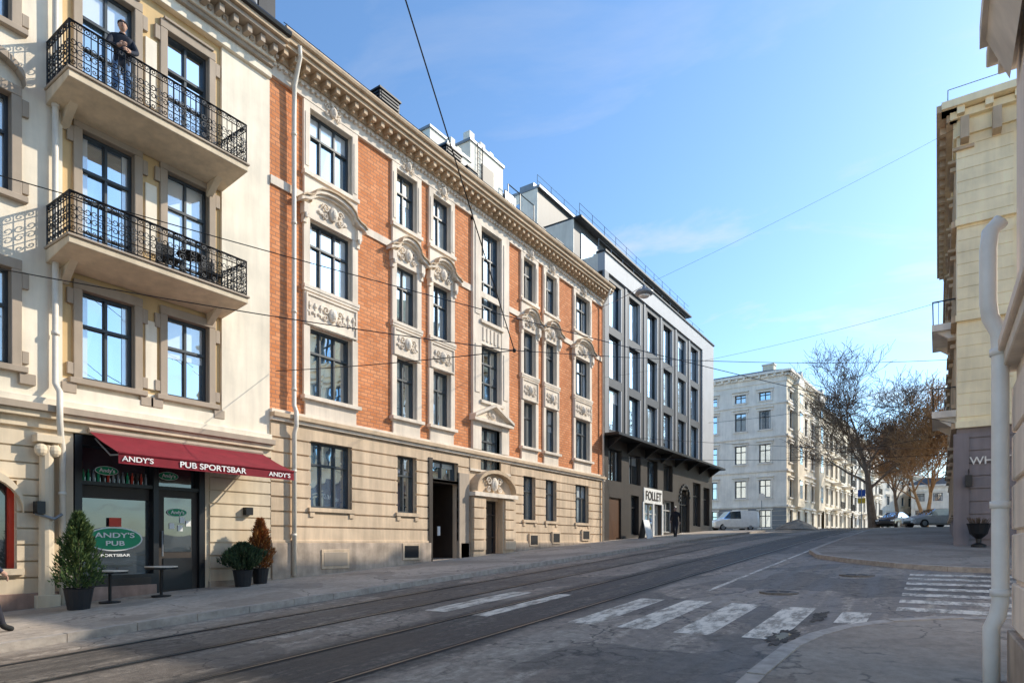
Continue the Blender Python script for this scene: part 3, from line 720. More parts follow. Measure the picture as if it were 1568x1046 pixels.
rf.build()
# ------------------------------------------------------------------ generic facades
def facade(g,L,z0,z1,rows,xs,ww,wm,tm,fm=None,bandz=(),hood_=True,cols=2,base=None,basez=None):
    hs=[(x-ww/2,x+ww/2,a,b) for x in xs for a,b in rows]
    if base: wall(g,0,L,z0,basez,hs,base); wall(g,0,L,basez,z1,hs,wm)
    else: wall(g,0,L,z0,z1,hs,wm)
    for a,b,c,d in hs:
        window(g,a,b,c,d,y=.14,cols=cols,trans=(.66,),fm=fm or darkframe,fw=.08,gm=random.choice([glass,glass,glassc]),blind=.12)
        g.box(a-.14,a,-.06,.02,c,d,tm); g.box(b,b+.14,-.06,.02,c,d,tm); g.box(a-.25,b+.25,-.18,.02,d,d+.14,tm); g.box(a-.2,b+.2,-.14,.02,c-.14,c,tm)
        if hood_: g.box(a-.32,b+.32,-.25,.0,d+.28,d+.38,tm)
    for z in bandz: g.box(-.04,L+.04,-.16,.02,z,z+.22,tm)
    g.box(-.2,L+.2,-.3,.02,z1-.55,z1-.3,tm); g.box(-.45,L+.45,-.6,.02,z1-.25,z1,tm); g.box(0,L,-.1,.02,z1-1.1,z1-.55,wm)
    x=0
    while x<L: g.box(x,x+.22,-.5,-.1,z1-.5,z1-.25,tm); x+=.8
def TR(p,q):
    a=math.atan2(q[1]-p[1],q[0]-p[0]); return Matrix.Translation((p[0],p[1],0))@Matrix.Rotation(a,4,'Z')
def block(name,p,q,depth,z0,z1,rows,n,ww,wm,tm,side=None,roofh=1.5,chim=1.,**k):
    e=root(name); L=math.dist(p,q); T=TR(p,q)
    g=G('facade',e,T); facade(g,L,z0,z1,rows,[L*(i+.5)/n for i in range(n)],ww,wm,tm,**k)
    g.box(.5 if side else .01,L-.01,.4,depth-.01,z0,z1-.1,wm); g.build()
    if side:
        g=G('side_facade',e,T@Matrix.Translation((0,depth,0))@Matrix.Rotation(-math.pi/2,4,'Z'))
        facade(g,depth,z0,z1,side[1],[depth-x for x in side[0]],ww,wm if len(side)<3 else side[2],tm,**k); g.build()
    r=G('roof',e,T)
    r.add([(-.4,-.5,z1),(L+.4,-.5,z1),(L+.4,depth+.4,z1),(-.4,depth+.4,z1),(1.5,2.5,z1+roofh),(L-1.5,2.5,z1+roofh),(L-1.5,depth-2.5,z1+roofh),(1.5,depth-2.5,z1+roofh)],
          [(0,1,5,4),(1,2,6,5),(2,3,7,6),(3,0,4,7),(4,5,6,7),(0,3,2,1)],slate)
    for x in (L*.2,L*.55,L*.85): r.box(x,x+.9,2.2,3.4,z1,z1+roofh+chim,wm); r.box(x-.08,x+.98,2.12,3.48,z1+roofh+chim,z1+roofh+chim+.15,tm)
    r.build(); return e,T
rw=[(15.4,16.3),(12.3,14.3),(8.7,10.7),(4.95,6.85)]
e,T=block('pale_corner_apartment_building',(70.9,13.2),(87,12.1),14,.6,18.3,rw+[(2.0,3.6)],5,1.2,palecream,palegrey,side=([2.2,4.8,8,10.8],rw+[(1.7,3.6)],palegrey),bandz=(3.9,7.7,11.4,14.9),roofh=.7)
g=G('grey_base',e,T@Matrix.Translation((0,14,0))@Matrix.Rotation(-math.pi/2,4,'Z')); 
hb=[(14-x-.6,14-x+.6,1.7,3.6) for x in (2.2,4.8,8,10.8)]
bands(g,0,14,1.0,3.8,hb,.5,.04,.045,midgrey); g.build()
e2,T2=block('pale_apartment_building',(87.1,11.8),(104,10.6),12,.8,16.6,[(12.,13.8),(8.6,10.5),(5.0,7.0),(2.2,3.8)],6,1.2,palecream,whitew,bandz=(4.3,7.9,11.3))
e3,T3=block('pale_apartment_building',(104.2,10.3),(124,8.0),12,1,15.8,[(11.,12.8),(7.9,9.7),(4.8,6.8),(2.4,3.8)],7,1.3,whitew,whitew,bandz=(4.3,7.4,10.5))
for s in (75,85):
    g=G('bay',e,T); x=s-71
    g.box(x-1.4,x+1.4,-.5,0,4,17.2,palecream); g.prism([(x-1.6,-.6,17.2),(x+1.6,-.6,17.2),(x,-.6,18.9)],(0,1.5,0),palegrey)
    for a,b in rw: g.box(x-.5,x+.5,-.53,-.5,a,b,glass); g.box(x-.65,x+.65,-.62,-.5,b,b+.15,whitew)
    g.build()
for E,TT,x0 in ((e2,T2,4),(e2,T2,11),(e3,T3,4),(e3,T3,12)):
    for z in (4.3,7.7,11.): 
        g=G('balcony',E,TT); g.box(x0,x0+2.6,-1.2,0,z,z+.2,whitew)
        for k in range(14): g.tube([(x0+k*.2,-1.15,z+.2),(x0+k*.2,-1.15,z+1.1)],.02,iron,3)
        g.box(x0,x0+2.6,-1.18,-1.12,z+1.08,z+1.14,iron); g.build()
block('white_terrace_house',(128,9),(150,2),10,1.5,13,[(10,11.6),(7,8.6),(4,5.6)],7,1.3,whitew,whitew)
def facingblock(name,v_hi,v_lo,s,z1,rows,n,ww,wm,tm,depth=10):
    return block(name,(s,v_hi),(s,v_lo),depth,.5,z1,rows,n,ww,wm,tm)
facingblock('distant_white_house',4,-12,135,10.5,[(7.6,9.0),(4.6,6.0)],6,1.4,whitew,palegrey)
facingblock('distant_white_house',-9,-24,112,9.5,[(6.6,8.2),(3.8,5.2)],5,1.4,whitew,palegrey)
facingblock('distant_brick_house',20,6,160,13.5,[(9.6,11.2),(6.6,8.2)],5,1.4,palecream,palegrey)
# right corner building (yellow)
Y=root('yellow_corner_building')
rwY=[(1.2,3.2),(5.2,7.3),(8.6,10.6),(12.,13.9)]
g=G('street_facade',Y,TR((43.5,-.56),(27.5,-.56)))
facade(g,16,-.6,15.6,rwY,[2,5,8,11,14],1.2,yellowr,cornm,bandz=(4.1,7.9,11.3),base=mauve,basez=4.1); g.build()
g=G('corner_facade',Y,TR((27.5,-.56),(27.5,-17)))
facade(g,16.4,-1.,15.6,rwY,[2.6,5.4,8,11,14],1.2,yellowr,yellowr,bandz=(4.1,7.9,11.3),base=mauve,basez=4.1)
bands(g,0,1.6,-.3,3.9,[],.45,.04,.05,mauve); bands(g,0,1.6,4.5,14.2,[],.42,.02,.03,yellowr)
for k in range(10): g.box(.1+k*.9,.35+k*.9,-.5,0,14.2,14.95,cornm)
g.box(-.12,.5,-.14,0,14,14.1,cornm); g.box(-.1,.35,-.12,-.06,-.3,3.9,mauve)
g.build()
text('wall_lettering',"WHATS",(27.4,-1.6,2.9),.38,palegrey,Y,rot=(math.pi/2,0,-math.pi/2),align='CENTER')
g=G('body',Y); g.box(27.9,43.4,-16.9,-.96,-1,15.5,yellowr)
g.add([(27,-.1,15.6),(44,-.1,15.6),(44,-17,15.6),(27,-17,15.6),(28.5,-1.8,16.4),(43,-1.8,16.4),(43,-15,16.4),(28.5,-15,16.4)],[(0,1,5,4),(1,2,6,5),(2,3,7,6),(3,0,4,7),(4,5,6,7)],slate)
for s in (33.8,39.5): g.box(s,s+1.3,-3,-1.9,15.6,18.0,yellowr)
g.build()
g=G('eaves_railing',Y)
for k in range(16): g.tube([(27.6+k,-.3,15.6),(27.6+k,-.3,16.3)],.015,zinc,4)
g.tube([(27.3,-.3,16.2),(43,-.3,16.2)],.015,zinc,4); g.tube([(27.3,-.3,16.2),(27.3,-12,16.2)],.015,zinc,4)
g.build()
TB=TR((43.5,-.56),(27.5,-.56))
for z in (5.0,8.3):
    gg=G('balcony',Y,TB); gg.box(11.6,14.8,-.75,0,z-.25,z,palegrey); gg.prism([(12,0,z-.7),(12,0,z-.25),(12,-.6,z-.25)],(.2,0,0),palegrey); gg.prism([(14.4,0,z-.7),(14.4,0,z-.25),(14.4,-.6,z-.25)],(.2,0,0),palegrey)
    for k in range(17): gg.tube([(11.6+k*.2,-.72,z),(11.6+k*.2,-.72,z+.85)],.013,iron,3)
    for k in range(5): gg.tube([(14.8,-.72+k*.18,z),(14.8,-.72+k*.18,z+.85)],.013,iron,3)
    gg.box(11.6,14.82,-.74,-.7,z+.83,z+.87,iron); gg.box(14.78,14.82,-.7,0,z+.83,z+.87,iron); gg.build()
g=G('urn_planter'); g.lathe((26.6,-1.15,gz(26.6)+.12),[(.22,0),(.22,.08),(.08,.14),(.08,.28),(.26,.45),(.33,.75),(.36,.8),(.30,.8)],iron,14)
for i in range(60): 
    a=random.random()*6.28; r=random.random()*.25; g.tube([(26.6+r*math.cos(a),-1.15+r*math.sin(a),gz(26.6)+.9),(26.6+1.5*r*math.cos(a),-1.15+1.5*r*math.sin(a),gz(26.6)+1.0+random.random()*.15)],.012,barkm,3)
g.build()
g=G('wall_lantern'); g.box(27.1,27.35,-1.0,-.8,2.0,2.4,iron); g.tube([(27.45,-.9,2.5),(27.2,-.9,2.6),(27.2,-.9,2.4)],.02,iron,5); g.build()
block('ochre_apartment_building',(62,-.9),(43.6,-.9),12,-.3,16.4,[(2,3.8),(6,8),(9.3,11.3),(12.6,14.6)],6,1.2,palecream,cornm,bandz=(4.8,8.3,11.9),roofh=1.)
# near right building
Nr=root('pink_grey_corner_building')
g=G('walls',Nr); 
g.box(-18,6.9,-13,-.56,-3,15,pinkst)
g.box(-18,6.96,-13.1,-.50,-3,-.75,plinthm)
for z in (-.72,-.3,.12,.54,.96): g.box(-18,6.93,-13,-.53,z,z+.38,pinkst)
g.box(-18,7.0,-13,-.46,1.5,1.62,stonew); g.box(-18,7.04,-13,-.42,1.62,1.72,pinkst)
g.box(-18,7.02,-13,-.44,4.15,4.28,stonew); g.box(-18,7.08,-13,-.36,4.28,4.42,stonew)
g.box(5.0,6.2,-.6,-.45,4.42,6.8,stonew); g.box(-18,7.2,-13,-.2,14.6,15,stonew)
g.build(bevel=.01)
g=G('oriel',Nr); g.box(3.5,6.7,-.6,-.34,4.5,12,stonew); g.box(3.4,6.8,-.6,-.30,4.3,4.5,stonew)
g.box(4.2,5.4,-.345,-.335,5.2,7.2,glass); g.box(4.05,4.2,-.36,-.33,5.1,7.3,stonew); g.box(5.4,5.55,-.36,-.33,5.1,7.3,stonew)
g.prism([(3.5,-.5,3.9),(3.5,-.34,4.3),(3.5,-.5,4.3)],(3.2,0,0),stonew); g.build()
g=G('roof',Nr); g.prism([(-18,-.2,15),(-18,-3,17.5),(-18,-10,17.5),(-18,-13,15)],(25,0,0),slate); g.build()
dp=G('downpipe',Nr)
dp.tube([(6.75,-.45,2.75),(6.75,-.42,2.72),(6.72,-.37,2.66),(6.7,-.355,2.5),(6.7,-.355,2.05),(6.72,-.37,1.93),(6.75,-.43,1.8),(6.75,-.44,1.65),(6.75,-.44,-.5),(6.75,-.42,-.62),(6.75,-.38,-.72),(6.75,-.38,-1.4)],.062,pipeg,14)
for z in (1.6,.3,-.45): dp.tube([(6.75,-.44,z),(6.75,-.44,z+.06)],.074,pipeg,14)
dp.build(True)
# ------------------------------------------------------------------ trees
def tree(name,base,h,spread,m,seed,trunk=.35,levels=5,split=.3,nch=(5,5,4,4,3),lean=.55,rmin=.014):
    rnd=random.Random(seed); g=G(name)
    def br(p,d,L,r,lv):
        n=4 if lv<3 else 3 if lv<5 else 2; pts=[p]; rs=[max(r,rmin)]; q=p; dd=d
        for i in range(n):
            dd=(dd+Vector((rnd.gauss(0,1),rnd.gauss(0,1),rnd.gauss(0,.6)+.25))*(.10+.05*lv)).normalized()
            q=q+dd*L/n; pts.append(q); rs.append(max(rmin,r*(1-.62*(i+1)/n)))
        g.tube(pts,rs,m,(9,7,5,4,3,3)[min(lv,5)],False)
        if lv>=levels: return
        k=nch[min(lv,len(nch)-1)]
        for j in range(k):
            t=split+(1-split)*(j+rnd.random()*.8)/k if lv else .5+.5*(j+.5)/k
            t=min(t,.98); idx=min(int(t*n),n-1); f=t*n-idx
            o=pts[idx].lerp(pts[idx+1],f)
            a=rnd.random()*6.283; side=Vector((math.cos(a),math.sin(a),0))
            side=(side-dd*side.dot(dd)).normalized()
            w_=rnd.uniform(lean*.7,lean*1.4); nd=(dd*(1-w_*.4)+side*w_+Vector((0,0,.12))).normalized()
            br(o,nd,L*rnd.uniform(.52,.74)*(spread if lv==0 else 1),rs[idx]*rnd.uniform(.45,.62),lv+1)
        br(pts[-1],dd,L*.6,rs[-1],lv+1)
    br(Vector(base),Vector((0.02,0,1)),h*.42,trunk,0)
    return g.build()
tree('bare_street_tree',(66.7,4.9,gz(66.7)+.1),16,1.25,barkm,3,.42,5,nch=(6,5,5,4,3),rmin=.015,lean=.62)
tree('bare_bushy_tree',(70,.9,gz(70)+.1),12.2,1.2,twigm,5,.22,5,nch=(6,5,5,4,3),rmin=.017)
tree('bare_bushy_tree',(76,1.0,gz(76)+.1),13,1.2,twigm,8,.22,5,nch=(6,5,5,4,3),rmin=.017)
tree('bare_street_tree',(90,4,gz(90)+.1),14,1.1,barkm,9,.28,5,nch=(5,5,4,4,2),rmin=.02)
g=G('gravel_pile'); rn=random.Random(2)
V=[];F=[];n=20;k=6
for j in range(k):
    for i in range(n):
        a=2*math.pi*i/n; r=1-j/(k-1); V.append((62+3.5*r*math.cos(a)*(1+rn.uniform(-.1,.1)) + 2,11.+1.9*r*math.sin(a)*(1+rn.uniform(-.1,.1)),gz(64)+.9*(1-r**1.4)+rn.uniform(0,.1)*(r<1)))
F=[(j*n+i,j*n+(i+1)%n,(j+1)*n+(i+1)%n,(j+1)*n+i) for j in range(k-1) for i in range(n)]
g.add(V,F,dirt); g.build()
# ------------------------------------------------------------------ vehicles
def car(name,loc,head,col,st,van=False,wheels=(.8,3.3)):
    e=root(name); T=Matrix.Translation(loc)@Matrix.Rotation(head,4,'Z')
    pm=flat(name+'_paint',col,.25,.15,.6); g=G('body',e,T)
    rings=[]
    for (x,hw,zb,zbelt,zt,rw) in st:
        half=[(hw*.9,zb),(hw,zb+.15),(hw,zbelt*.75+zb*.25),(hw*.98,zbelt),(rw,zt-.03),(rw*.85,zt),(0,zt+.02)]
        rings.append([(x,y,z) for y,z in half]+[(x,-y,z) for y,z in half[-2::-1]])
    m=len(rings[0])
    for i in range(len(rings)-1):
        for k in range(m-1):
            gl=(st[i][4]-st[i][3]>.2 or st[i+1][4]-st[i+1][3]>.2)
            side=k in (3,m-5); topk=4<=k<=m-6
            glass_=(side and gl and not(van and st[i][0]>1.9)) or (topk and gl and (abs(st[i][4]-st[i+1][4])>.25))
            g.poly([rings[i][k],rings[i+1][k],rings[i+1][k+1],rings[i][k+1]],glassd if glass_ else pm)
        g.poly([rings[i][0],rings[i][-1],rings[i+1][-1],rings[i+1][0]],iron)
    g.poly(rings[0],pm); g.poly(rings[-1],pm); 
    L=st[-1][0]
    for y in (.5,-.75): g.box(-.02,.12,y,y+.25,.58,.7,signw); g.box(L-.1,L+.02,y,y+.22,.75,.95,redm)
    g.box(-.03,.1,-.4,.4,.35,.5,iron); g.box(L-.02,L+.03,-.26,.26,.6,.72,signw)
    for y in (.88,-.98): g.box(1.3,1.45,y,y+.12,.92,1.02,pm)
    g.build()
    w=G('wheels',e,T)
    for x in wheels:
        for sy in (1,-1):
            y0=sy*.70; y1=sy*.89
            w.tube([(x,y0,.31),(x,y1,.31)],.31,blackpot,18); w.tube([(x,y1,.31),(x,y1+sy*.01,.31)],.19,zinc,10)
    w.build()
hatch=[(0,.66,.35,.55,.6,.6),(.12,.8,.25,.68,.74,.7),(.9,.85,.2,.84,.94,.74),(1.15,.86,.2,.88,.99,.72),(1.9,.86,.2,.92,1.43,.58),(2.9,.86,.2,.94,1.47,.58),(3.45,.85,.2,.95,1.38,.56),(3.95,.83,.25,.95,1.02,.68),(4.1,.76,.35,.8,.86,.66)]
vans=[(0,.7,.35,.65,.72,.6),(.12,.84,.25,.82,.9,.7),(.75,.88,.2,.98,1.08,.76),(1.0,.9,.2,1.02,1.15,.76),(1.6,.9,.2,1.1,1.78,.70),(2.6,.9,.2,1.1,1.86,.74),(4.2,.9,.2,1.1,1.84,.74),(4.4,.87,.28,1.0,1.7,.72),(4.45,.8,.35,.9,1.3,.7)]
hd=math.atan2(-.8266,.5626)
car('silver_hatchback_car',(58.2,2.0,gz(58.2)+.12),hd+.05,(.50,.51,.52),hatch)
car('dark_parked_car',(66.0,4.0,gz(66.0)+.12),hd+.7,(.05,.05,.055),hatch)
car('dark_parked_car',(78,4.6,gz(78)+.12),hd+.9,(.12,.12,.13),hatch)
car('white_parked_van',(59.2,17.7,gz(59.5)+.02),hd+.1,(.92,.9,.86),vans,True,(.85,3.5))
# ------------------------------------------------------------------ street furniture & plants
def conifer(name,s,v,h,r,potr,poth,cols_,seed,shape='cone'):
    rnd=random.Random(seed); e=root(name); z=gz(s)+.12
    g=G('pot',e); g.lathe((s,v,z),[(potr*.75,0),(potr,poth*.95),(potr*1.08,poth),(potr*.9,poth),(potr*.88,poth-.05)],blackpot,16)
    g.tube([(s,v,z+poth-.1),(s,v,z+h*.9)],[.04,.01],barkm,5); g.build()
    g=G('foliage',e); ms=[mat(name+'_leaf%d'%i,c,.9,.3,6,0,0) for i,c in enumerate(cols_)]
    for i in range(4200):
        t=rnd.random()**.8; zz=z+poth+(h-poth)*t
        if shape=='cone': rr=r*(1-t)**.62*(.55+.45*math.sin(min(1,t*6)*1.57))
        else: rr=r*math.sin(math.pi*min(.98,t*.85+.12))
        a=rnd.random()*6.283; rr*=(.4+.8*rnd.random()**.5)*(1+.32*math.sin(a*5+zz*9)+.22*math.sin(a*3-zz*14)); p=Vector((s+rr*math.cos(a),v+rr*math.sin(a),zz))
        d=Vector((math.cos(a)*.6,math.sin(a)*.6,.9+rnd.gauss(0,.4))).normalized(); L=rnd.uniform(.05,.13); sd=d.cross(Vector((rnd.gauss(0,1),rnd.gauss(0,1),rnd.gauss(0,1)))).normalized()*.018
        g.poly([p-sd,p+sd,p+d*L],rnd.choices(ms,[3,2,1])[0])
    g.build()
conifer('potted_conifer',5.35,13.9,1.85,.34,.25,.42,[(.05,.09,.03),(.09,.14,.045),(.15,.20,.06)],1)
conifer('potted_shrub',9.17,14.4,1.05,.36,.24,.42,[(.035,.06,.03),(.06,.10,.04),(.11,.14,.07)],2,'ball')
conifer('potted_brown_conifer',9.8,14.62,1.65,.26,.22,.4,[(.30,.10,.03),(.42,.17,.04),(.15,.07,.03)],3)
for s in (6.1,7.15):
    g=G('pavement_table'); v=14.35; z=gz(s)+.12
    g.lathe((s,v,z),[(.2,0),(.2,.03),(.03,.05),(.03,.6),(.33,.62),(.33,.66),(.01,.66)],iron,18)
    g.lathe((s,v,z+.66),[(.33,.0),(.33,.02),(.01,.021)],stonew,18); g.build()
g=G('sandwich_board'); s,v=34.6,14.0; z=gz(s)+.12
g.prism([(s,v,z),(s+.9,v,z),(s+.9,v+.25,z+1.1),(s,v+.25,z+1.1)],(0,.03,0),signw); g.prism([(s,v+.55,z),(s+.9,v+.55,z),(s+.9,v+.29,z+1.1),(s,v+.29,z+1.1)],(0,.03,0),iron); g.build()
g=G('traffic_sign'); s,v=63.5,5.6; z=gz(s)
g.tube([(s,v,z),(s,v,z+3.6)],.04,zinc,6); g.box(s-.03,s,v-.3,v+.3,z+2.9,z+3.5,flat('blue_sign',(.02,.08,.35))); g.box(s-.03,s,v-.3,v+.3,z+2.3,z+2.75,flat('yellow_sign',(.6,.4,.03))); g.build()
g=G('traffic_sign'); s,v=56,12.4; z=gz(s)
g.tube([(s,v,z),(s,v,z+3.2)],.035,zinc,6); g.tube([(s-.05,v,z+2.9),(s-.02,v,z+2.9)],.3,signw,16); g.build()
g=G('overhead_wires')
def wire(a,b,sag=.3,r=.011,n=12):
    A,Bv=Vector(a),Vector(b); g.tube([tuple(A.lerp(Bv,i/n)-Vector((0,0,sag*4*(i/n)*(1-i/n)))) for i in range(n+1)],r,iron,4)
J=(11.7,7.9,4.35)
wire((3.6,15.0,7.0),(27.5,-.5,4.3),.25); wire((3.6,15.0,5.2),J,.1); wire(J,(27.5,-.5,6.6),.2,.008); wire(J,(10.6,15.1,4.75),.05)
wire((1.5,4.9,11.6),J,.0,.012); wire((30.9,15.1,9.0),(27.5,-.5,8.8),.3,.006); wire((31,15.1,5.9),(60,-.8,7.5),.3,.012)
wire((50,15.1,9.6),(44,-.8,9.2),.3,.012); wire((33,15.1,4.9),(43.6,-.8,5.1),.25,.012)
L0=(21.7,8.9,9.45); wire((31,15.15,12.9),L0,.05,.013); wire(L0,(27.4,-.5,14.8),.1,.004); wire((1.2,2.8,10.5),(-1,14.9,12),.1)
wire((70.9,13.2,9),(62,-1,9),.3,.02)
g.lathe((J[0],J[1],J[2]-.04),[(.03,0),(.05,.04),(.03,.08)],iron,8)
g.build()
g=G('hanging_street_lamp'); g.lathe((L0[0],L0[1],L0[2]-.32),[(.05,-.1),(.22,-.06),(.32,.0),(.34,.05),(.28,.12),(.1,.2),(.05,.3),(.02,.34)],zinc,16); g.tube([(L0[0],L0[1],L0[2]-.43),(L0[0],L0[1],L0[2]-.38)],[.15,.22],signw,14); g.build(True)
# ------------------------------------------------------------------ people
def person(name,loc,rz,J,cols,hat=None,hair=(.05,.03,.02)):
    e=root(name); e.location=loc; e.rotation_euler=(0,0,rz)
    order=[('pelvis',None,.15),('waist','pelvis',.135),('chest','waist',.165),('neck','chest',.065),('head0','neck',.06)]
    for s in 'lr': order+=[('sh'+s,'chest',.085),('el'+s,'sh'+s,.055),('wr'+s,'el'+s,.04),('ha'+s,'wr'+s,.038),('hip'+s,'pelvis',.115),('kn'+s,'hip'+s,.08),('an'+s,'kn'+s,.052),('to'+s,'an'+s,.045)]
    idx={};V=[];E=[]
    for n_,p_,r in order: idx[n_]=len(V); V.append(J[n_]); 
    for n_,p_,r in order:
        if p_: E.append((idx[p_],idx[n_]))
    me=bpy.data.meshes.new('body'); me.from_pydata(V,E,[]); o=bpy.data.objects.new('tmp',me); sc.collection.objects.link(o)
    sk=o.modifiers.new('s','SKIN'); 
    for i,(n_,p_,r) in enumerate(order):
        sv=me.skin_vertices[0].data[i]; sv.radius=(r,r*(.75 if n_ in('pelvis','waist','chest') else 1)); sv.use_root=(i==0)
    ss=o.modifiers.new('u','SUBSURF'); ss.levels=2
    dg=bpy.context.evaluated_depsgraph_get(); m2=bpy.data.meshes.new_from_object(o.evaluated_get(dg)); bpy.data.objects.remove(o)
    top,legs,skin,shoe=[flat(name+n,c,.85) for n,c in zip(('_top','_trousers','_skin','_shoe'),cols)]
    for m in (top,legs,skin,shoe): m2.materials.append(m)
    def nearest(c):
        best=None;bd=9
        for n_,p_,r in order:
            if not p_: continue
            a=Vector(J[p_]);b=Vector(J[n_]); t=max(0,min(1,(c-a).dot(b-a)/max(1e-6,(b-a).length_squared))); d=(a.lerp(b,t)-c).length-r
            if d<bd: bd=d;best=(n_,t)
        return best
    for f in m2.polygons:
        n_,t=nearest(f.center); f.use_smooth=True
        k=0
        if n_[:2] in('ha','he'): k=2
        elif n_[:2]=='to' or (n_[:2]=='an' and t>.9): k=3
        elif n_[:2] in('kn','an') or n_[:3]=='hip': k=1
        f.material_index=k
    b=bpy.data.objects.new('body',m2); sc.collection.objects.link(b); b.parent=e
    h=Vector(J['head']); g=G('head',e); sk_=skin
    g.ball(h,(.078,.098,.118),sk_,16,12); g.ball(h+Vector((0,.1,-.015)),(.014,.022,.026),sk_,8,6)
    for s in (1,-1): g.ball(h+Vector((s*.078,.0,-.01)),(.012,.022,.032),sk_,8,6); g.ball(h+Vector((s*.03,.088,.012)),(.012,.008,.008),flat('eye',(.03,.02,.02)),6,5)
    g.ball(h+Vector((0,.088,-.055)),(.024,.01,.007),flat('lips',(.3,.1,.08)),8,5)
    hm=flat('hair',hat or hair,.9); g.ball(h+Vector((0,-.018,.032)),(.086,.098,.10),hm,14,8)
    if hat: g.tube([h+Vector((0,0,.02)),h+Vector((0,0,.055))],[.098,.096],hm,14)
    g.build(True)
    g=G('hands',e)
    for s,sx in (('l',-1),('r',1)):
        w_=Vector(J['wr'+s]); hh=Vector(J['ha'+s]); d=(hh-w_).normalized(); side=d.cross(Vector((0,1,.01))).normalized(); nrm=d.cross(side).normalized()
        g.ball(hh,(.036,.036,.036),skin,8,6)
        for k,L in enumerate((.07,.08,.075,.06)):
            b0=hh+side*(-.03+.02*k)+d*.02; g.tube([b0,b0+d*L*.5+nrm*.008,b0+d*L*.85+nrm*.03,b0+d*L+nrm*.055],[.0095,.009,.008,.006],skin,5)
        b0=hh-side*.03-d*.02; g.tube([b0,b0-side*.025+d*.03,b0-side*.028+d*.06+nrm*.02],[.011,.01,.008],skin,5)
    g.build(True); return e
walk=dict(pelvis=(0,0,.95),waist=(0,.01,1.1),chest=(0,.02,1.33),neck=(0,.03,1.5),head0=(0,.05,1.57),head=(0,.06,1.66),
 shl=(-.19,.02,1.42),ell=(-.25,-.12,1.17),wrl=(-.25,-.05,.93),hal=(-.25,-.02,.86),shr=(.19,.02,1.42),elr=(.25,.08,1.16),wrr=(.24,.25,.98),har=(.24,.30,.93),
 hipl=(-.1,0,.9),knl=(-.1,.2,.5),anl=(-.1,.32,.1),tol=(-.1,.46,.04),hipr=(.1,0,.9),knr=(.1,-.02,.48),anr=(.1,-.3,.15),tor=(.1,-.2,.04))
lean=dict(pelvis=(0,-.05,.95),waist=(0,.0,1.1),chest=(0,.1,1.32),neck=(0,.16,1.48),head0=(0,.19,1.55),head=(0,.22,1.63),
 shl=(-.19,.1,1.4),ell=(-.27,.2,1.16),wrl=(-.12,.38,1.02),hal=(-.08,.44,1.01),shr=(.19,.1,1.4),elr=(.27,.2,1.16),wrr=(.10,.36,1.08),har=(.04,.42,1.1),
 hipl=(-.1,-.05,.9),knl=(-.12,0,.5),anl=(-.12,-.06,.09),tol=(-.14,.08,.04),hipr=(.1,-.05,.9),knr=(.11,.04,.5),anr=(.12,-.02,.09),tor=(.15,.12,.04))
person('man_on_balcony',(6.42,14.55,9.37),R(180-20),lean,((.02,.025,.04),(.14,.24,.42),(.55,.34,.25),(.03,.03,.03)),hat=(.015,.015,.02))
person('pedestrian',(36.5,13.0,gz(36.5)+.12),R(100),walk,((.015,.015,.02),(.02,.02,.028),(.4,.25,.2),(.02,.02,.02)))
person('pedestrian',(3.28,12.05,gz(3.3)+.12),R(-100),walk,((.02,.03,.06),(.02,.02,.03),(.5,.3,.22),(.02,.02,.02)))
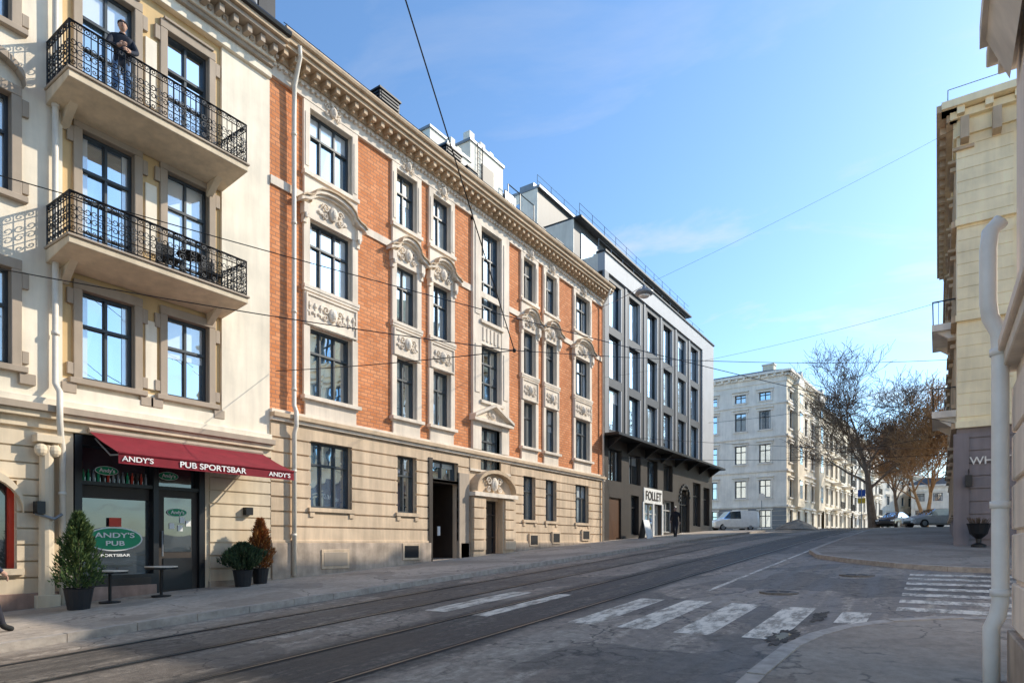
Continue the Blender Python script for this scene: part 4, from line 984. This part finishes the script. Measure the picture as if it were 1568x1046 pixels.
# ------------------------------------------------------------------ light, sky, camera
EL=31.5; d=Vector((.82,-.572)).normalized()
sunv=Vector((d.x*math.cos(R(EL)),d.y*math.cos(R(EL)),math.sin(R(EL))))
L=bpy.data.lights.new('sun','SUN'); L.energy=5.; L.angle=R(.5); L.color=(1,.90,.75)
lo=bpy.data.objects.new('sun',L); sc.collection.objects.link(lo); lo.rotation_euler=sunv.to_track_quat('Z','Y').to_euler()
wd=bpy.data.worlds.new("World"); sc.world=wd; wd.use_nodes=True; nt=wd.node_tree
bg=nt.nodes['Background']; sky=nt.nodes.new('ShaderNodeTexSky'); sky.sky_type='NISHITA'; sky.sun_disc=False
sky.sun_elevation=R(EL); sky.sun_rotation=math.atan2(d.x,d.y); sky.air_density=1.; sky.dust_density=.8; sky.ozone_density=1.4
tc=N(nt,'ShaderNodeTexCoord'); sp=N(nt,'ShaderNodeSeparateXYZ'); nt.links.new(tc.outputs['Generated'],sp.inputs[0])
zz=mathn(nt,'ADD',sp.outputs[2],.12); zz=mathn(nt,'MAXIMUM',zz,.05)
cb=N(nt,'ShaderNodeCombineXYZ'); nt.links.new(mathn(nt,'DIVIDE',sp.outputs[0],zz),cb.inputs[0]); nt.links.new(mathn(nt,'DIVIDE',sp.outputs[1],zz),cb.inputs[1])
mp=N(nt,'ShaderNodeMapping'); mp.inputs['Rotation'].default_value=(0,0,R(20)); mp.inputs['Scale'].default_value=(1.5,.9,1); mp.inputs['Location'].default_value=(.9,.5,0); nt.links.new(cb.outputs[0],mp.inputs['Vector'])
n1=N(nt,'ShaderNodeTexNoise'); n1.inputs['Scale'].default_value=1.6; n1.inputs['Detail'].default_value=10; n1.inputs['Roughness'].default_value=.6; n1.inputs['Distortion'].default_value=.4
nt.links.new(mp.outputs[0],n1.inputs['Vector'])
f=mathn(nt,'MULTIPLY',mrange(nt,n1.outputs['Fac'],.54,.74,0,.7),mrange(nt,sp.outputs[2],.62,.30,.25,1))
grade=mixc(nt,1.,sky.outputs[0],(1.2,1.55,1.8),'MULTIPLY')
c=mixc(nt,f,grade,(6.5,6.4,6.3))
nt.links.new(c,bg.inputs[0]); bg.inputs[1].default_value=.15
cam=bpy.data.cameras.new('camera'); co=bpy.data.objects.new('camera',cam); sc.collection.objects.link(co); sc.camera=co
cam.sensor_width=36; cam.lens=36*958/1568; cam.shift_y=.197; cam.clip_end=3000; cam.clip_start=.05
co.location=(0,0,0); co.rotation_euler=(R(90),0,R(34.24-90))
sc.view_settings.view_transform='Standard'; sc.view_settings.look='None'; sc.view_settings.exposure=0
